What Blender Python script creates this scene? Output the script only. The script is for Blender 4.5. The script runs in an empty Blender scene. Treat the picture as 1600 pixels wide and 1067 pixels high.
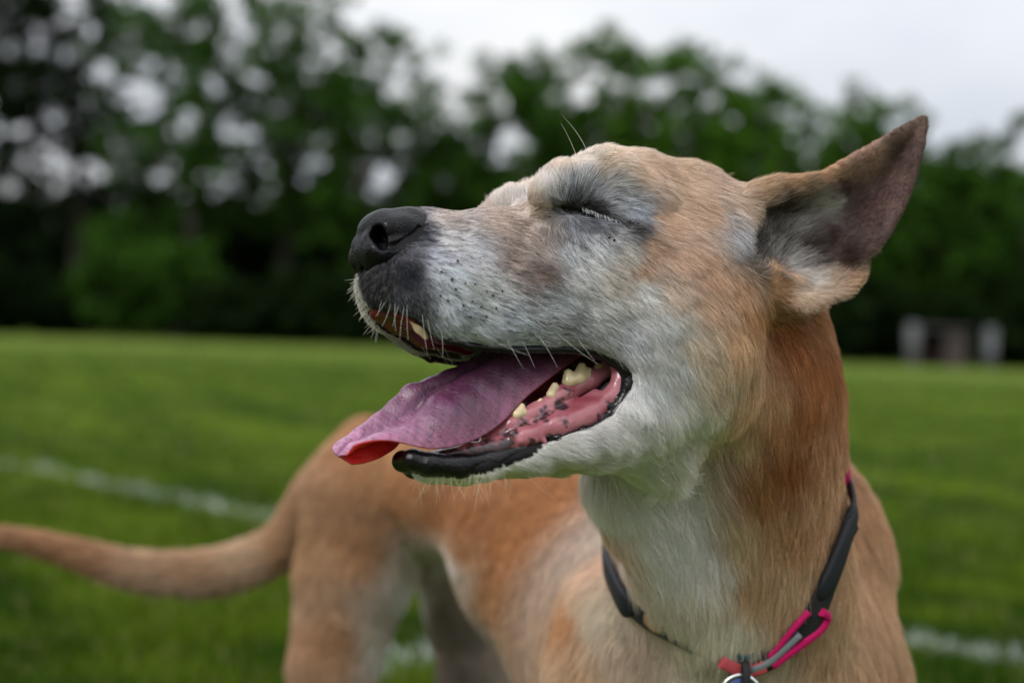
import bpy, bmesh, math, random, os
import numpy as np
from mathutils import Vector, Matrix
from mathutils.bvhtree import BVHTree

# ------------------------------------------------------------------ camera
scene = bpy.context.scene
COL = scene.collection
rng = np.random.default_rng(7)
random.seed(7)

CAM_H = 0.56
ROLL = math.radians(1.97)
PITCH = math.radians(-0.17)
FPX = 1600 * 50.0 / 36.0            # focal length in photo pixels
CAM = np.array([0.0, 0.0, CAM_H])
_f = np.array([0.0, math.cos(PITCH), math.sin(PITCH)])
_r0 = np.array([1.0, 0.0, 0.0])
_u0 = np.cross(_r0, _f)
AX_R = _r0 * math.cos(ROLL) + _u0 * math.sin(ROLL)
AX_U = -_r0 * math.sin(ROLL) + _u0 * math.cos(ROLL)
AX_F = _f

cam_data = bpy.data.cameras.new('camera')
cam_data.lens = 50.0
cam_data.sensor_width = 36.0
cam_data.clip_start = 0.02
cam_data.clip_end = 3000.0
cam_data.dof.use_dof = True
cam_data.dof.focus_distance = 0.742
cam_data.dof.aperture_fstop = 4.0
cam_data.dof.aperture_blades = 0
cam = bpy.data.objects.new('camera', cam_data)
m3 = Matrix(((AX_R[0], AX_U[0], -AX_F[0]), (AX_R[1], AX_U[1], -AX_F[1]), (AX_R[2], AX_U[2], -AX_F[2])))
cam.matrix_world = Matrix.Translation(Vector(CAM)) @ m3.to_4x4()
COL.objects.link(cam)
scene.camera = cam

# ------------------------------------------------------------------ overcast sky, soft sun, exposure
SUN_EL, SUN_AZ = math.radians(40), math.radians(-136)      # azimuth from +Y towards +X
world = bpy.data.worlds.new('World')
scene.world = world
world.use_nodes = True
wn, wl = world.node_tree.nodes, world.node_tree.links
wn.clear()
w_out = wn.new('ShaderNodeOutputWorld')
w_bg = wn.new('ShaderNodeBackground'); w_bg.inputs['Strength'].default_value = 0.12
w_sky = wn.new('ShaderNodeTexSky'); w_sky.sky_type = 'NISHITA'; w_sky.sun_disc = False
w_sky.sun_elevation = SUN_EL; w_sky.sun_rotation = SUN_AZ
w_tc = wn.new('ShaderNodeTexCoord')
w_sep = wn.new('ShaderNodeSeparateXYZ')
w_no = wn.new('ShaderNodeTexNoise'); w_no.inputs['Scale'].default_value = 3.2; w_no.inputs['Detail'].default_value = 5
w_map = wn.new('ShaderNodeMapping'); w_map.inputs['Scale'].default_value = (1, 1, 2.6)
w_ramp = wn.new('ShaderNodeValToRGB')
w_ramp.color_ramp.elements[0].position = 0.32; w_ramp.color_ramp.elements[0].color = (0.74, 0.78, 0.86, 1)
w_ramp.color_ramp.elements[1].position = 0.66; w_ramp.color_ramp.elements[1].color = (1.0, 1.0, 1.0, 1)
w_grad = wn.new('ShaderNodeMapRange')          # an overcast sky is brighter overhead than at the horizon
w_grad.inputs['From Min'].default_value = 0.0; w_grad.inputs['From Max'].default_value = 1.0
w_grad.inputs['To Min'].default_value = 3.5; w_grad.inputs['To Max'].default_value = 16.5
w_mul = wn.new('ShaderNodeVectorMath'); w_mul.operation = 'SCALE'
w_mix = wn.new('ShaderNodeMix'); w_mix.data_type = 'RGBA'; w_mix.inputs['Factor'].default_value = 0.93
wl.new(w_tc.outputs['Generated'], w_map.inputs['Vector'])
wl.new(w_map.outputs['Vector'], w_no.inputs['Vector'])
wl.new(w_no.outputs['Fac'], w_ramp.inputs['Fac'])
wl.new(w_tc.outputs['Generated'], w_sep.inputs['Vector'])
wl.new(w_sep.outputs['Z'], w_grad.inputs['Value'])
wl.new(w_ramp.outputs['Color'], w_mul.inputs[0])
wl.new(w_grad.outputs['Result'], w_mul.inputs['Scale'])
wl.new(w_sky.outputs['Color'], w_mix.inputs[6])
wl.new(w_mul.outputs['Vector'], w_mix.inputs[7])
wl.new(w_mix.outputs[2], w_bg.inputs['Color'])
wl.new(w_bg.outputs['Background'], w_out.inputs['Surface'])

sun_data = bpy.data.lights.new('sun', 'SUN')
sun_data.energy = 1.5
sun_data.angle = math.radians(20)
sun_data.color = (1.0, 0.97, 0.93)
sun = bpy.data.objects.new('sun', sun_data)
sdir = Vector((math.sin(SUN_AZ) * math.cos(SUN_EL), math.cos(SUN_AZ) * math.cos(SUN_EL), math.sin(SUN_EL)))
sun.rotation_euler = sdir.to_track_quat('Z', 'Y').to_euler()
sun.location = (0, 0, 30)
COL.objects.link(sun)

scene.view_settings.view_transform = 'Standard'
scene.view_settings.look = 'None'
scene.view_settings.gamma = 1.0
scene.view_settings.use_curve_mapping = False
scene.view_settings.exposure = 0.45
scene.render.engine = 'CYCLES'
scene.cycles.use_denoising = True
scene.cycles.max_bounces = 9
scene.cycles.transparent_max_bounces = 6
scene.cycles.diffuse_bounces = 7
scene.cycles.glossy_bounces = 2
scene.cycles.transmission_bounces = 6
scene.cycles_curves.shape = 'RIBBONS'
scene.cycles_curves.subdivisions = 2

# ------------------------------------------------------------------ geometry helpers
def P(px, py, d):
    """World point seen at photo pixel (px, py), d metres deep."""
    return CAM + AX_R * ((px - 800) / FPX * d) + AX_U * (-(py - 533.5) / FPX * d) + AX_F * d

def to_px(p):
    q = np.asarray(p, dtype=np.float64) - CAM
    d = q @ AX_F
    dd = np.where(d < 1e-4, 1e-4, d)
    return 800 + FPX * (q @ AX_R) / dd, 533.5 - FPX * (q @ AX_U) / dd, d

# head frame: sagittal plane through the middle of the face
YAW = math.radians(29); HROLL = math.radians(8)
_s = AX_R * math.sin(YAW) - AX_F * math.cos(YAW)
HEAD_N = _s * math.cos(HROLL) + AX_U * math.sin(HROLL)       # towards the dog's left, facing the camera
HEAD_O = P(900, 330, 0.78)

def H(px, py, s):
    """World point seen at pixel (px, py) that lies s millimetres to the left of the head's mid plane."""
    d = AX_R * ((px - 800) / FPX) + AX_U * (-(py - 533.5) / FPX) + AX_F
    t = (s * 0.001 + np.dot(HEAD_O - CAM, HEAD_N)) / np.dot(d, HEAD_N)
    return CAM + d * t

def lateral(p):
    return (np.asarray(p) - HEAD_O) @ HEAD_N

def mirror(p):
    p = np.asarray(p)
    return p - 2 * np.multiply.outer(lateral(p), HEAD_N) if p.ndim > 1 else p - 2 * lateral(p) * HEAD_N

def srgb(r, g, b):
    c = np.array([r, g, b], dtype=np.float64) / 255.0
    return np.where(c <= 0.04045, c / 12.92, ((c + 0.055) / 1.055) ** 2.4)

# ------------------------------------------------------------------ signed distance sculpting (sparse surface nets)
class Sculpt:
    def __init__(self):
        self.ops = []
    def cone(self, a, b, r1, r2, k=0.012, op='u'):
        self.ops.append(('cone', np.asarray(a, float), np.asarray(b, float), r1, r2, k, op))
    def chain(self, pts, k=0.012, op='u'):
        if len(pts) == 1:
            p, r = pts[0]; self.cone(p, p + np.array([0, 0, 1e-5]), r, r, k, op)
        for (a, r1), (b, r2) in zip(pts[:-1], pts[1:]):
            self.cone(a, b, r1, r2, k, op)
    def ell(self, c, rad, R=None, k=0.012, op='u'):
        self.ops.append(('ell', np.asarray(c, float), np.asarray(rad, float), np.eye(3) if R is None else np.asarray(R), 0, k, op))
    def func(self, fn, lo, hi, k=0.006, op='u'):
        self.ops.append(('func', np.asarray(lo, float), np.asarray(hi, float), fn, 0, k, op))
    def bounds(self, o):
        if o[0] == 'cone':
            r = max(o[3], o[4]); return np.minimum(o[1], o[2]) - r, np.maximum(o[1], o[2]) + r
        if o[0] == 'ell':
            r = o[2].max(); return o[1] - r, o[1] + r
        return o[1], o[2]
    @staticmethod
    def dist(o, p):
        if o[0] == 'cone':
            a, b, r1, r2 = o[1:5]
            ba = (b - a).astype(np.float32)
            pa = p - a.astype(np.float32)
            t = np.clip((pa @ ba) / max(float(ba @ ba), 1e-12), 0, 1)
            q = pa - t[..., None] * ba
            return np.sqrt((q * q).sum(-1)) - (r1 + (r2 - r1) * t)
        if o[0] == 'ell':
            c, rad, R = o[1:4]
            q = (p - c.astype(np.float32)) @ R.T.astype(np.float32)
            k0 = np.sqrt(((q / rad) ** 2).sum(-1)); k1 = np.sqrt(((q / rad ** 2) ** 2).sum(-1)) + 1e-9
            return k0 * (k0 - 1) / k1
        return o[3](p)
    @staticmethod
    def combine(f, d, k, op):
        if op == 's':
            d = -d
            h = np.maximum(k - np.abs(f - d), 0) / k
            return np.maximum(f, d) + h * h * k * 0.25
        h = np.maximum(k - np.abs(f - d), 0) / k
        return np.minimum(f, d) - h * h * k * 0.25
    def mesh(self, vox):
        B = 8
        bs = vox * B
        los, his = zip(*[self.bounds(o) for o in self.ops if o[6] == 'u'])
        lo = np.min(los, 0) - 2 * bs; hi = np.max(his, 0) + 2 * bs
        nb = np.ceil((hi - lo) / bs).astype(int)
        gi = np.stack(np.meshgrid(*[np.arange(n) for n in nb], indexing='ij'), -1).reshape(-1, 3)
        cen = (lo + (gi + 0.5) * bs).astype(np.float32)
        f = np.full(len(cen), 1.0, np.float32)
        brad = bs * 0.87
        sel_list = []
        for o in self.ops:
            bl, bh = self.bounds(o)
            mg = o[5] + 2.2 * brad
            sel = np.nonzero(np.all((cen > bl - mg) & (cen < bh + mg), axis=1))[0]
            sel_list.append(sel)
            if len(sel):
                f[sel] = self.combine(f[sel], self.dist(o, cen[sel]).astype(np.float32), o[5], o[6])
        act = np.nonzero(np.abs(f) < brad * 1.25)[0]
        inv = np.full(len(cen), -1); inv[act] = np.arange(len(act))
        g = np.arange(B + 1)
        off = (np.stack(np.meshgrid(g, g, g, indexing='ij'), -1) * vox).astype(np.float32)
        base = (lo + gi[act] * bs).astype(np.float32)
        F = np.full((len(act), B + 1, B + 1, B + 1), 1.0, np.float32)
        for o, sel in zip(self.ops, sel_list):
            s2 = inv[sel]; s2 = s2[s2 >= 0]
            for c0 in range(0, len(s2), 3000):
                ss = s2[c0:c0 + 3000]
                pts = base[ss][:, None, None, None, :] + off[None]
                F[ss] = self.combine(F[ss], self.dist(o, pts).astype(np.float32), o[5], o[6])
        # one vertex in every cell that the surface crosses
        S = F < 0
        cnt = np.zeros((len(act), B, B, B), np.int8)
        for dx in (0, 1):
            for dy in (0, 1):
                for dz in (0, 1):
                    cnt += S[:, dx:B + dx, dy:B + dy, dz:B + dz]
        cells = np.argwhere((cnt > 0) & (cnt < 8))
        bi, ci = cells[:, 0], cells[:, 1:]
        vals = np.stack([F[bi, ci[:, 0] + dx, ci[:, 1] + dy, ci[:, 2] + dz] for dx in (0, 1) for dy in (0, 1) for dz in (0, 1)], 1)
        corner = np.array([(dx, dy, dz) for dx in (0, 1) for dy in (0, 1) for dz in (0, 1)], float)
        acc = np.zeros((len(cells), 3)); num = np.zeros(len(cells))
        for i in range(8):
            for j in range(i + 1, 8):
                if np.abs(corner[i] - corner[j]).sum() != 1: continue
                a, b = vals[:, i], vals[:, j]
                x = (a < 0) != (b < 0)
                t = np.where(x, a / np.where(a == b, 1, a - b), 0)
                acc += np.where(x[:, None], corner[i] + t[:, None] * (corner[j] - corner[i]), 0)
                num += x
        gcell = gi[act][bi] * B + ci
        verts = lo + (gcell + acc / num[:, None]) * vox
        dims = nb * B + 1
        lin = lambda c: (c[:, 0] * dims[1] + c[:, 1]) * dims[2] + c[:, 2]
        ids = lin(gcell); order = np.argsort(ids); sids = ids[order]
        def find(c):
            q = lin(c); i = np.clip(np.searchsorted(sids, q), 0, len(sids) - 1)
            return np.where(sids[i] == q, order[i], -1)
        quads = []
        for ax in range(3):
            d = [0, 0, 0]; d[ax] = 1
            A = S[:, :B, :B, :B]; C = S[:, d[0]:B + d[0], d[1]:B + d[1], d[2]:B + d[2]]
            e = np.argwhere(A != C)
            gc = gi[act][e[:, 0]] * B + e[:, 1:]
            flip = A[e[:, 0], e[:, 1], e[:, 2], e[:, 3]]
            u, v = [(1, 2), (2, 0), (0, 1)][ax]
            U = np.zeros(3, int); U[u] = 1; V = np.zeros(3, int); V[v] = 1
            q = np.stack([find(gc - U - V), find(gc - V), find(gc), find(gc - U)], 1)
            q = np.where(flip[:, None], q, q[:, ::-1])
            quads.append(q[(q >= 0).all(1)])
        return verts, np.concatenate(quads)

def mesh_from(name, verts, faces, smooth=True):
    me = bpy.data.meshes.new(name)
    verts = np.asarray(verts, np.float32)
    faces = np.asarray(faces, np.int32)
    n, k = faces.shape
    me.vertices.add(len(verts)); me.vertices.foreach_set('co', verts.ravel())
    me.loops.add(n * k); me.loops.foreach_set('vertex_index', faces.ravel())
    me.polygons.add(n); me.polygons.foreach_set('loop_start', np.arange(n, dtype=np.int32) * k)
    me.polygons.foreach_set('use_smooth', np.full(n, smooth))
    me.update(calc_edges=True)
    return me

def vcol(me, cols, name='col'):
    a = me.attributes.new(name, 'FLOAT_COLOR', 'POINT')
    c = np.ones((len(cols), 4), np.float32); c[:, :3] = cols
    a.data.foreach_set('color', c.ravel())

def add_obj(name, data, mat=None, parent=None, label=None, cat=None, kind=None, group=None):
    o = bpy.data.objects.new(name, data)
    if mat is not None and data is not None: data.materials.append(mat)
    COL.objects.link(o)
    if parent is not None: o.parent = parent; o.matrix_parent_inverse = parent.matrix_world.inverted()
    for k_, v_ in (('label', label), ('category', cat), ('kind', kind), ('group', group)):
        if v_: o[k_] = v_
    return o

def normals_of(verts, quads):
    a = verts[quads[:, 2]] - verts[quads[:, 0]]; b = verts[quads[:, 3]] - verts[quads[:, 1]]
    fn = np.cross(a, b)
    vn = np.zeros_like(verts)
    for i in range(quads.shape[1]):
        for c in range(3):
            vn[:, c] += np.bincount(quads[:, i], fn[:, c], len(verts))
    return vn / (np.linalg.norm(vn, axis=1, keepdims=True) + 1e-12)

def poly_sd(px, py, poly):
    """Signed distance (pixels, negative inside) to a polygon."""
    poly = np.asarray(poly, float)
    d = np.full(px.shape, 1e9); ins = np.zeros(px.shape, bool)
    n = len(poly)
    for i in range(n):
        ax, ay = poly[i]; bx, by = poly[(i + 1) % n]
        ex, ey = bx - ax, by - ay
        wx, wy = px - ax, py - ay
        t = np.clip((wx * ex + wy * ey) / (ex * ex + ey * ey), 0, 1)
        d = np.minimum(d, (wx - ex * t) ** 2 + (wy - ey * t) ** 2)
        c = ((ay <= py) & (by > py)) | ((by <= py) & (ay > py))
        with np.errstate(divide='ignore', invalid='ignore'):
            xi = ax + (py - ay) / (ey if ey != 0 else 1e-9) * ex
        ins ^= c & (px < xi)
    d = np.sqrt(d)
    return np.where(ins, -d, d)

def line_dist(px, py, pts):
    d = np.full(px.shape, 1e9)
    for (ax, ay), (bx, by) in zip(pts[:-1], pts[1:]):
        ex, ey = bx - ax, by - ay
        wx, wy = px - ax, py - ay
        t = np.clip((wx * ex + wy * ey) / (ex * ex + ey * ey + 1e-9), 0, 1)
        d = np.minimum(d, (wx - ex * t) ** 2 + (wy - ey * t) ** 2)
    return np.sqrt(d)

def smooth_noise(p, freq, seed):
    r_ = np.random.default_rng(seed); o_ = np.zeros(len(p))
    for i in range(7):
        k_ = r_.normal(size=3) * freq; o_ += np.sin(p @ k_ + r_.random() * 6.28)
    return o_ / 7 ** 0.5
# ------------------------------------------------------------------ mat helper
def new_mat(name):
    m = bpy.data.materials.new(name); m.use_nodes = True
    return m, m.node_tree.nodes, m.node_tree.links, m.node_tree.nodes['Principled BSDF']

# ------------------------------------------------------------------ playing field
def ground_at(px, py):
    """Point on the ground seen at a photo pixel."""
    dv = P(px, py, 1.0) - CAM
    return (CAM + dv * (-CAM[2] / dv[2]))[:2]
la, lb = ground_at(0, 731), ground_at(1600, 1052)
ld = (lb - la) / np.linalg.norm(lb - la)
LINE_A = (la - ld * 6, lb + ld * 3, 0.042)
lc, ldd = ground_at(560, 1066), ground_at(720, 1034)
ld2 = (ldd - lc) / np.linalg.norm(ldd - lc)
LINE_B = (lc - ld2 * 0.05, lc + ld2 * 0.40, 0.035)
def line_mask(x, y):
    w = np.zeros(x.shape)
    for a, b, hw in (LINE_A, LINE_B):
        dist = line_dist(x, y, [tuple(a), tuple(b)])
        w = np.maximum(w, np.clip((hw - dist) / 0.03, 0, 1))
    return w

m_field, nn, ll, b_ = new_mat('field_grass')
tc = nn.new('ShaderNodeTexCoord')
n1 = nn.new('ShaderNodeTexNoise'); n1.inputs['Scale'].default_value = 0.9; n1.inputs['Detail'].default_value = 8; n1.inputs['Roughness'].default_value = 0.7
n2 = nn.new('ShaderNodeTexNoise'); n2.inputs['Scale'].default_value = 60; n2.inputs['Detail'].default_value = 5
mp = nn.new('ShaderNodeMapping'); mp.inputs['Scale'].default_value = (0.12, 0.55, 1)       # mowing bands
n3 = nn.new('ShaderNodeTexNoise'); n3.inputs['Scale'].default_value = 1.0; n3.inputs['Detail'].default_value = 3
r1_ = nn.new('ShaderNodeValToRGB')
r1_.color_ramp.elements[0].position = 0.33; r1_.color_ramp.elements[0].color = (0.048, 0.084, 0.011, 1)
r1_.color_ramp.elements[1].position = 0.68; r1_.color_ramp.elements[1].color = (0.128, 0.168, 0.034, 1)
ad = nn.new('ShaderNodeMath'); ad.operation = 'MULTIPLY_ADD'; ad.inputs[1].default_value = 0.42
a2 = nn.new('ShaderNodeMath'); a2.operation = 'MULTIPLY_ADD'; a2.inputs[1].default_value = 0.42
a3 = nn.new('ShaderNodeMath'); a3.operation = 'MULTIPLY_ADD'; a3.inputs[1].default_value = 0.16; a3.inputs[2].default_value = 0.0
ll.new(tc.outputs['Object'], n1.inputs['Vector']); ll.new(tc.outputs['Object'], n2.inputs['Vector'])
ll.new(tc.outputs['Object'], mp.inputs['Vector']); ll.new(mp.outputs['Vector'], n3.inputs['Vector'])
ll.new(n2.outputs['Fac'], a3.inputs[0]); ll.new(n1.outputs['Fac'], ad.inputs[0]); ll.new(a3.outputs[0], ad.inputs[2])
ll.new(n3.outputs['Fac'], a2.inputs[0]); ll.new(ad.outputs[0], a2.inputs[2])
ll.new(a2.outputs[0], r1_.inputs['Fac']); ll.new(r1_.outputs['Color'], b_.inputs['Base Color'])
bu = nn.new('ShaderNodeBump'); bu.inputs['Strength'].default_value = 0.8; bu.inputs['Distance'].default_value = 0.03
ll.new(n2.outputs['Fac'], bu.inputs['Height']); ll.new(bu.outputs['Normal'], b_.inputs['Normal'])
b_.inputs['Roughness'].default_value = 0.9; b_.inputs['Specular IOR Level'].default_value = 0.02
gv, gf = [], []
xs = np.concatenate([-np.geomspace(900, 2, 16), np.geomspace(2, 900, 16)]); ys = np.concatenate([-np.geomspace(400, 2, 10), np.geomspace(2, 1500, 20)])
X, Y = np.meshgrid(xs, ys, indexing='ij')
gv = np.stack([X, Y, np.zeros_like(X)], -1).reshape(-1, 3)
I = np.arange(len(gv)).reshape(X.shape)
gf = np.stack([I[:-1, :-1], I[1:, :-1], I[1:, 1:], I[:-1, 1:]], -1).reshape(-1, 4)
add_obj('ground', mesh_from('ground', gv, gf), m_field, kind='structure')

# painted lines
m_line, nn, ll, b_ = new_mat('line_paint')
tc = nn.new('ShaderNodeTexCoord'); n1 = nn.new('ShaderNodeTexNoise'); n1.inputs['Scale'].default_value = 210; n1.inputs['Detail'].default_value = 4
rp = nn.new('ShaderNodeValToRGB'); rp.color_ramp.elements[0].position = .5; rp.color_ramp.elements[0].color = (.08, .13, .04, 1); rp.color_ramp.elements[1].position = .72; rp.color_ramp.elements[1].color = (.50, .55, .52, 1)
ll.new(tc.outputs['Object'], n1.inputs['Vector']); ll.new(n1.outputs['Fac'], rp.inputs['Fac']); ll.new(rp.outputs['Color'], b_.inputs['Base Color']); b_.inputs['Roughness'].default_value = .9
for i, (a, b, hw) in enumerate((LINE_A, LINE_B)):
    e = (b - a) / np.linalg.norm(b - a); nrm = np.array([-e[1], e[0]])
    q = [a + nrm * hw, a - nrm * hw, b - nrm * hw, b + nrm * hw]
    o = add_obj('field_line', mesh_from('field_line', [(p[0], p[1], 0.004 + 0.001 * i) for p in q], [(0, 1, 2, 3)]), m_line, kind='structure')
    o['label'] = ('white chalk line running across the field behind the dog', 'short white chalk mark on the grass between the hind legs')[i]

# grass blades, uncountable
NB = 430000
yy = 1.15 * (34.0 / 1.15) ** (rng.random(NB) ** 1.15)
yy = np.where((yy > 8) & (rng.random(NB) < (yy - 8) / 26), 1.15 * (8 / 1.15) ** rng.random(NB), yy)      # thins out with distance
half = 0.62 * yy + 0.9
xx = (rng.random(NB) * 2 - 1) * half
hgt = (0.022 + 0.026 * rng.random(NB)) * (1 + 0.2 * smooth_noise(np.stack([xx, yy, 0 * xx], 1), 12.0, 71).clip(-1.5, 1.5))
wid = 0.0022 * (0.8 + 0.45 * yy)
an = rng.random(NB) * 6.283
lean = rng.normal(size=(NB, 2)) * 0.5
base = np.stack([xx, yy, np.zeros(NB)], 1)
wv = np.stack([np.cos(an), np.sin(an), 0 * an], 1) * wid[:, None]
tipv = base + np.stack([lean[:, 0] * hgt, lean[:, 1] * hgt, hgt], 1)
gvv = np.stack([base - wv, base + wv, tipv], 1).reshape(-1, 3)
gff = np.arange(NB * 3).reshape(-1, 3)
mixg = np.clip(0.45 + 0.26 * smooth_noise(base, 2.2, 72) + 0.42 * smooth_noise(base, 11, 73) + 0.22 * rng.normal(size=NB), 0, 1)[:, None]
gc = np.array([0.014, 0.044, 0.0005]) * (1 - mixg) + np.array([0.084, 0.134, 0.006]) * mixg
straw = (rng.random(NB) < 0.05)[:, None]
gc = np.where(straw, np.array([0.16, 0.145, 0.06]), gc)
gc = gc * (1 + 0.45 * np.clip((yy - 2.6) / 5, 0, 1))[:, None] + np.array([.012, .008, .008]) * np.clip((yy - 2.6) / 5, 0, 1)[:, None]      # paler further out: lit blade tips at grazing angle put into the colour
lm = line_mask(xx, yy) * (rng.random(NB) < 0.5)
gc = gc * (1 - lm[:, None]) + np.array([0.60, 0.64, 0.62]) * lm[:, None]
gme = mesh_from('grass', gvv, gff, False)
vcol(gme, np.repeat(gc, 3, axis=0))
m_blade, nn, ll, b_ = new_mat('grass_blade')
at = nn.new('ShaderNodeAttribute'); at.attribute_name = 'col'; ll.new(at.outputs['Color'], b_.inputs['Base Color'])
b_.inputs['Roughness'].default_value = 0.6; b_.inputs['Specular IOR Level'].default_value = 0.08
tr = nn.new('ShaderNodeBsdfTranslucent'); ll.new(at.outputs['Color'], tr.inputs['Color']); mx = nn.new('ShaderNodeMixShader'); mx.inputs['Fac'].default_value = 0.3
ll.new(b_.outputs['BSDF'], mx.inputs[1]); ll.new(tr.outputs['BSDF'], mx.inputs[2]); ll.new(mx.outputs['Shader'], nn['Material Output'].inputs['Surface'])
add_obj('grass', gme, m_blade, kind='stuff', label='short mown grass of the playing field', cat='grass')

# ------------------------------------------------------------------ trees and shrubs at the far side of the field
m_bark, nn, ll, b_ = new_mat('bark')
tc = nn.new('ShaderNodeTexCoord'); n1 = nn.new('ShaderNodeTexNoise'); n1.inputs['Scale'].default_value = 6; n1.inputs['Detail'].default_value = 8
mp = nn.new('ShaderNodeMapping'); mp.inputs['Scale'].default_value = (4, 4, 0.6)
rp = nn.new('ShaderNodeValToRGB'); rp.color_ramp.elements[0].color = (.02, .016, .012, 1); rp.color_ramp.elements[1].color = (.09, .075, .06, 1)
ll.new(tc.outputs['Object'], mp.inputs['Vector']); ll.new(mp.outputs['Vector'], n1.inputs['Vector']); ll.new(n1.outputs['Fac'], rp.inputs['Fac']); ll.new(rp.outputs['Color'], b_.inputs['Base Color']); b_.inputs['Roughness'].default_value = .95
def leaf_mat(name):
    m, n_, l_, b = new_mat(name)
    a = n_.new('ShaderNodeAttribute'); a.attribute_name = 'col'; l_.new(a.outputs['Color'], b.inputs['Base Color'])
    b.inputs['Roughness'].default_value = 0.6; b.inputs['Specular IOR Level'].default_value = 0.05
    t_ = n_.new('ShaderNodeBsdfTranslucent'); l_.new(a.outputs['Color'], t_.inputs['Color'])
    x_ = n_.new('ShaderNodeMixShader'); x_.inputs['Fac'].default_value = 0.28
    l_.new(b.outputs['BSDF'], x_.inputs[1]); l_.new(t_.outputs['BSDF'], x_.inputs[2]); l_.new(x_.outputs['Shader'], n_['Material Output'].inputs['Surface'])
    return m
m_leaf = leaf_mat('leaf')
def tube_mesh(segs, M=7):
    v, f = [], []
    for a, b, r1, r2 in segs:
        a, b = np.asarray(a, float), np.asarray(b, float)
        d = b - a; d /= np.linalg.norm(d)
        u = np.cross(d, [1, 0, 0] if abs(d[0]) < .8 else [0, 1, 0]); u /= np.linalg.norm(u); w = np.cross(d, u)
        o = len(v)
        for p, r in ((a, r1), (b, r2)):
            for i in range(M):
                t = i / M * 6.2832
                v.append(p + (u * math.cos(t) + w * math.sin(t)) * r)
        for i in range(M): f.append((o + i, o + (i + 1) % M, o + M + (i + 1) % M, o + M + i))
    return v, f
def leaves(cl, rad, n, size, cols, r_):
    """Leaf sprays: n quads around every cluster centre."""
    c = np.repeat(cl, n, axis=0); R = np.repeat(rad, n)
    p = r_.normal(size=c.shape); p /= np.linalg.norm(p, axis=1, keepdims=True)
    p = c + p * (R * r_.random(len(c)) ** 0.45)[:, None] * np.array([1, 1, 0.75])
    a = r_.normal(size=p.shape); a /= np.linalg.norm(a, axis=1, keepdims=True)
    b = np.cross(a, r_.normal(size=p.shape)); b /= np.linalg.norm(b, axis=1, keepdims=True)
    s = size * (0.6 + 0.8 * r_.random(len(p)))[:, None]
    v = np.stack([p - a * s, p + b * s * .55, p + a * s, p - b * s * .55], 1).reshape(-1, 3)
    cv = np.clip(np.repeat(r_.random(len(cl)), n) * 0.6 + 0.4 * r_.random(len(p)), 0, 1)[:, None]
    col = cols[0] * (1 - cv) + cols[1] * cv
    return v, np.repeat(col, 4, axis=0)
def tree(name, px, top, dist, cw, base_h, ncl, nleaf, csize, seed, label, group, cols, leaf=0.17, hollow=0.0, cat='tree'):
    r_ = np.random.default_rng(seed)
    hy = 500 + 0.0344 * px
    x = (px - 800) / FPX * dist
    h = CAM_H + (hy - top) / FPX * dist
    o = add_obj(name, None, label=label, cat=cat, group=group)
    o.location = (x, dist, 0); bpy.context.view_layer.update()
    trunk_h = h * 0.62
    bend = r_.normal(size=2) * 0.25
    P0 = np.array([0, 0, -.1]); segs = []; prev = P0; tr_ = 0.022 * h + .04
    knots = []
    for i in range(1, 6):
        q = np.array([bend[0] * (i / 5) ** 2, bend[1] * (i / 5) ** 2, trunk_h * i / 5])
        segs.append((prev, q, tr_ * (1 - .15 * (i - 1)), tr_ * (1 - .15 * i))); prev = q; knots.append(q)
    ch = (h - base_h) / 2; cz = base_h + ch
    # clusters through the crown's volume, thinned to leave gaps
    cl = r_.normal(size=(ncl, 3)); cl /= np.linalg.norm(cl, axis=1, keepdims=True)
    cl *= (0.25 + 0.75 * r_.random(ncl)[:, None] ** 0.5)
    wv_ = 1 + 0.22 * np.sin(np.arctan2(cl[:, 1], cl[:, 0]) * 3 + seed) + 0.15 * r_.normal(size=ncl)
    cl = cl * np.array([cw, cw * .8, ch]) * np.stack([wv_, wv_, 0 * wv_ + 1], 1)
    cl[:, 2] += cz
    if hollow > 0:
        keep = (np.sin(cl[:, 0] * 1.7 + seed) + np.sin(cl[:, 2] * 1.5 + seed * 2) + 0.6 * np.sin(cl[:, 1] * 1.3)) > hollow - 1.2
        cl = cl[keep]
    cl = cl[cl[:, 2] > 0.25]
    for i in range(8):
        k_ = knots[2 + i % 3]; tgt = cl[r_.integers(len(cl))]
        mid = (k_ + tgt) / 2 + np.array([0, 0, .4])
        segs += [(k_, mid, tr_ * .38, tr_ * .22), (mid, tgt, tr_ * .22, tr_ * .06)]
    v, f = tube_mesh(segs)
    tk = add_obj('trunk', mesh_from('trunk', v, f), m_bark, o); tk.matrix_parent_inverse = Matrix()
    lv, lc = leaves(cl, csize * (0.7 + 0.6 * r_.random(len(cl))), nleaf, leaf, cols, r_)
    me = mesh_from('crown', lv, np.arange(len(lv)).reshape(-1, 4), False); vcol(me, lc)
    cr = add_obj('crown', me, m_leaf, o); cr.matrix_parent_inverse = Matrix()
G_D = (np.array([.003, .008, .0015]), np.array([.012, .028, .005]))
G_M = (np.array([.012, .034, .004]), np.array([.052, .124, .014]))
G_L = (np.array([.020, .052, .005]), np.array([.074, .170, .014]))
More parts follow.
